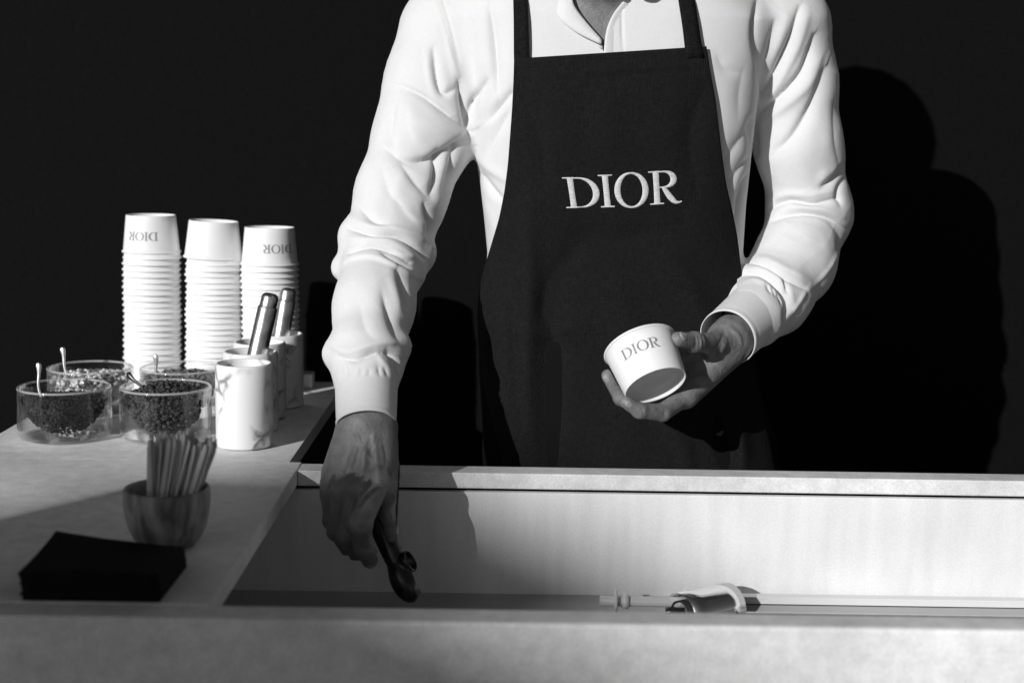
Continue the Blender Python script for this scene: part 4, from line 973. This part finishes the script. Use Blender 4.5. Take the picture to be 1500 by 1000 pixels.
cr1 = [P(1000, -60, 1.85-.02), P(970, -20, 1.815-.02), P(945, 10, 1.788-.02), P(924, 26, 1.776-.02), P(914, 44, 1.768-.02), P(911, 64, 1.763-.02), P(911, 94, 1.758-.02)]
ribbon('button_placket', cr0, cr1, 'shirt', shirt, 34, 8, .002, .0014)
# collar band round the back of the neck
th = np.linspace(R(-55), R(235), 40); g_ = []
for a in th:
    base_ = NECK0+np.array([.066*math.cos(a), .066*math.sin(a), .030+.018*math.sin(a)]); g_.append([base_+nk*.04*k/6+np.array([math.cos(a), math.sin(a), 0])*(-.004*k/6) for k in range(7)])
add('collar_band', grid_mesh('collar_band', np.array(g_), thick=.0015), 'shirt', shirt, True)

# ---- trousers and shoes
def f_trou(p):
    d = None
    for sx in (-1, 1):
        c = chain(p, [(cxh+sx*.085, YT, .86), (cxh+sx*.10, YT-.01, .48), (cxh+sx*.105, YT+.01, .06)], [.10, .075, .066]); d = c if d is None else np.minimum(d, c)
    t = np.maximum(f_torso(p, -.004), p[2]-1.04); t = np.maximum(t, .82-p[2])
    return np.maximum(smin(d, t, .03), .05-p[2])
v_, q_ = nets(f_trou, (cxh-.26, YT-.2, .03), (cxh+.26, YT+.2, 1.06), .009)
tr = add('trousers', refine(np_mesh('trousers', v_, q_), 3, 0), 'trouser', pr, True)
for sx in (-1, 1):
    c = np.array([cxh+sx*.105, YT-.04, 0])
    f_ = lambda p: np.maximum(smin(cone(p, c+[0, .07, .035], c+[sx*.01, -.11, .025], .036, .034), cone(p, c+[0, .05, .03], c+[0, .05, .085], .04, .037), .02), .001-p[2])
    v_, q_ = nets(f_, c+[-.08, -.18, -.006], c+[.08, .14, .14], .005); add('shoe', refine(np_mesh('shoe', v_, q_), 2, 0), 'shoe', pr, True)

# ---- apron
def apron_y(x, z, off=.007):
    zz = z
    cx, a, b = sec(zz); a = a*1.012+off; b = b+off
    k = np.clip(np.abs((x-cx)/a), 0, .9995)
    return YT-b*(1-k**EXPN)**(1/EXPN)
AFOLD = [([(770, 300), (775, 420), (770, 560), (780, 690)], 5, 26, 20), ([(800, 420), (812, 540), (806, 690)], -4, 20, 26), ([(735, 440), (742, 560), (765, 690)], 4, 18, 18), ([(1075, 560), (1085, 620), (1092, 690)], 5, 16, 14), ([(1050, 600), (1062, 690)], -4, 18, 18),
 ([(900, 430), (930, 520), (920, 640)], 3, 40, 40), ([(960, 360), (1010, 420), (1050, 500)], 3.5, 26, 30), ([(860, 340), (820, 400), (790, 470)], -3, 30, 30), ([(760, 140), (790, 200), (800, 280)], -2.5, 24, 24), ([(1030, 130), (1010, 200), (1020, 280)], -2.5, 22, 26), ([(880, 120), (890, 200), (885, 250)], 2, 40, 40),
 ([(755, 119), (850, 114), (940, 108), (1036, 100)], -1.1, 2.2, 2.2), ([(755, 113), (850, 108), (940, 102), (1036, 94)], .7, 6, 3), ([(1008, 70), (1010, 90), (1010, 108)], -.9, 2, 2), ([(778, 86), (778, 118)], -.6, 2, 2), ([(830, 330), (900, 350), (990, 335)], -2, 30, 30), ([(720, 470), (780, 490), (850, 480)], 2, 18, 18), ([(960, 600), (1000, 650), (1010, 700)], 3, 20, 20),
 ([(714, 480), (722, 520), (722, 545)], -5, 8, 8), ([(712, 550), (726, 570), (740, 610)], 3, 10, 12)]
rows = np.concatenate([np.linspace(86, 690, 150), np.linspace(697, 900, 24)]); cols = np.linspace(0, 1, 110)
pl = np.interp(rows, [r[0] for r in APRON_PX], [r[1] for r in APRON_PX]); prr = np.interp(rows, [r[0] for r in APRON_PX], [r[2] for r in APRON_PX])
AG = np.zeros((len(rows), len(cols), 3))
for i, y in enumerate(rows):
    for j, c in enumerate(cols):
        x_ = pl[i]+(prr[i]-pl[i])*c
        yy = y-(18*c*(1 if y < 130 else max(0, 1-(y-130)/300)))             # the top hem rises to the right
        Yq = 1.76
        for _ in range(5):
            w_ = P(x_, yy, Yq); Yq = float(apron_y(w_[0], w_[2]))
            Yq = min(Yq, YT-.02)
        AG[i, j] = P(x_, yy, Yq)
# cloth hangs: pull each column towards a smooth drop
for _ in range(6): AG[1:-1] = .25*AG[:-2]+.5*AG[1:-1]+.25*AG[2:]
am = grid_mesh('apron', AG.transpose(1, 0, 2))
A = get_v(am); pxA, pyA = proj(A); Dp = stroke_disp(pxA, pyA, [(a, b_*2.2 if abs(b_) > 1.5 else b_*1.4, c_*.7 if c_ > 5 else c_, d_*.7 if d_ > 5 else d_) for a, b_, c_, d_ in AFOLD])+vnoise(A*np.array([22, 22, 9])+9, 6)*.0016
dirv = CAM-A; dirv /= np.linalg.norm(dirv, axis=1, keepdims=True)
A2 = A+dirv*np.maximum(Dp, -.0055)[:, None]
APG = A2.reshape(len(cols), len(rows), 3)
apron_me = grid_mesh('apron', APG, thick=-.0012)
apron = add('apron', apron_me, 'apron', pr, True)
ABVH = BVHTree.FromPolygons([v.co[:] for v in apron_me.vertices], [p_.vertices[:] for p_ in apron_me.polygons])
def ahit(x, y, off):
    d = ray(x, y); d = d/np.linalg.norm(d); loc = ABVH.ray_cast(Vector(CAM), Vector(d))[0]
    return np.array(loc)-d*off
# embroidered letters
def zp(x, y): return np.array([800+x/6.52, 220+y/6.52])
LET = [('D', zp(268, 553), (48, -1), (-43, -292)), ('I', zp(590, 545), (48, -1.5), (-30, -308)), ('O', zp(822, 550), (48, -2), (-14, -335)), ('R', zp(1063, 518), (48, -3), (-17, -316))]
for ch, o0, rv, uv in LET:
    rv = np.array(rv, float)/48*300/6.52*(1.0 if ch != 'O' else .985); uv = np.array(uv, float)/6.52
    def place(x, y, lift):
        q_ = o0+rv*x+uv*y; return ahit(q_[0], q_[1], .0003+lift)
    add('embroidered_letter', glyph_mesh('embroidered_letter', ch, place, .0013, 7), 'thread', apron, True)
# straps
def strap(pts_l, pts_r, top, lift=.006):
    A_ = []; B_ = []
    for (a, b) in zip(pts_l, pts_r):
        ha = hit(*a); hb = hit(*b); A_.append(P(a[0], a[1], ha[1]-lift)); B_.append(P(b[0], b[1], hb[1]-lift))
    A_ = A_[:1]+A_[1:]; 
    for t in top: A_.append(t[0]); B_.append(t[1])
    return ribbon('strap', A_, B_, 'strap', apron, 40, 4, 0, .0016)
strap([(753.5, 108), (753, 86), (753, 60), (753, 30), (752, 5)], [(776, 108), (775.5, 86), (775, 60), (774, 30), (773, 5)], [(P(752, -40, 1.79), P(772, -40, 1.785)), (P(757, -80, 1.85), P(776, -84, 1.84)), (P(790, -100, 1.92), P(800, -112, 1.91)), (P(840, -100, 1.985), P(842, -115, 1.985)), (P(880, -95, 1.995), P(880, -112, 1.995))])
strap([(1004.5, 86), (1003, 70), (1001, 50), (998, 28), (994, 5)], [(1032, 86), (1027, 70), (1025, 50), (1022, 28), (1018, 5)], [(P(988, -40, 1.79), P(1010, -40, 1.795)), (P(975, -80, 1.85), P(994, -82, 1.86)), (P(950, -100, 1.92), P(945, -114, 1.91)), (P(915, -100, 1.985), P(912, -115, 1.985)), (P(882, -95, 1.995), P(882, -112, 1.995))])

# ================================================================ what the hands hold
hc = bpy.data.objects.new('paper_cup', CUP); COL.objects.link(hc)
zax = -cdir                                              # local +z runs from base to rim
tv = P(939, 513, 1.56)-CUPC; yv = tv-zax*(tv@zax); yv /= np.linalg.norm(yv); xv = np.cross(yv, zax)
base_ = CUPC+cdir*CH/2
hc.matrix_world = Matrix(((xv[0], yv[0], zax[0], base_[0]), (xv[1], yv[1], zax[1], base_[1]), (xv[2], yv[2], zax[2], base_[2]), (0, 0, 0, 1)))
tag(hc, 'white paper cup with grey letters, tilted in the hand', 'cup')
cup_print(hc, PI/2, .0335, .0125)

# ---- ice cream scoop
ax = S_AX1-S_AX0; L = np.linalg.norm(ax); ax /= L
scp = empty('ice_cream_scoop', S_AX0); tag(scp, 'dark metal ice cream scoop held over the well', 'scoop')
pts = np.array([S_AX0+ax*t for t in np.linspace(-.012, L, 16)]); rd = np.interp(np.linspace(0, 1, 16), [0, .05, .4, .8, 1], [.007, .0105, .0120, .0116, .0100])
o = add('handle', tube_mesh('handle', pts, rd, 28), 'dark_steel', scp, True); o.matrix_parent_inverse = Matrix.Translation(-scp.location)
HC = P(593, 850, 1.500); sd = right*.84+up*.40-fwd*.25; sd -= ax*(sd@ax); sd /= np.linalg.norm(sd); td = np.cross(ax, sd)
LC = HC-ax*.0165+sd*.0130
def f_head(p):
    e = ellip(p, HC, (ax, sd, td), (.0255, .0152, .0178))
    e = smin(e, cone(p, S_AX1-ax*.014, HC, .0098, .011), .006)
    cav = ellip(p, HC+sd*.0135+fwd*.0085, (ax, sd, td), (.0205, .0150, .0135))
    e = np.maximum(e, -cav)
    lip = np.maximum(ellip(p, LC, (ax, sd, td), (.0125, .0115, .0130)), -ellip(p, LC+sd*.0028, (ax, sd, td), (.0104, .0108, .0110)))
    hs_ = (p[0]-LC[0])*sd[0]+(p[1]-LC[1])*sd[1]+(p[2]-LC[2])*sd[2]
    return smin(e, np.maximum(lip, hs_-.0035), .003)
v_, q_ = nets(f_head, HC-[.04, .035, .045], HC+[.04, .035, .045], .0009)
o = add('scoop_head', refine(np_mesh('scoop_head', v_, q_), 2, 0), 'dark_steel', scp, True); o.matrix_parent_inverse = Matrix.Translation(-scp.location)
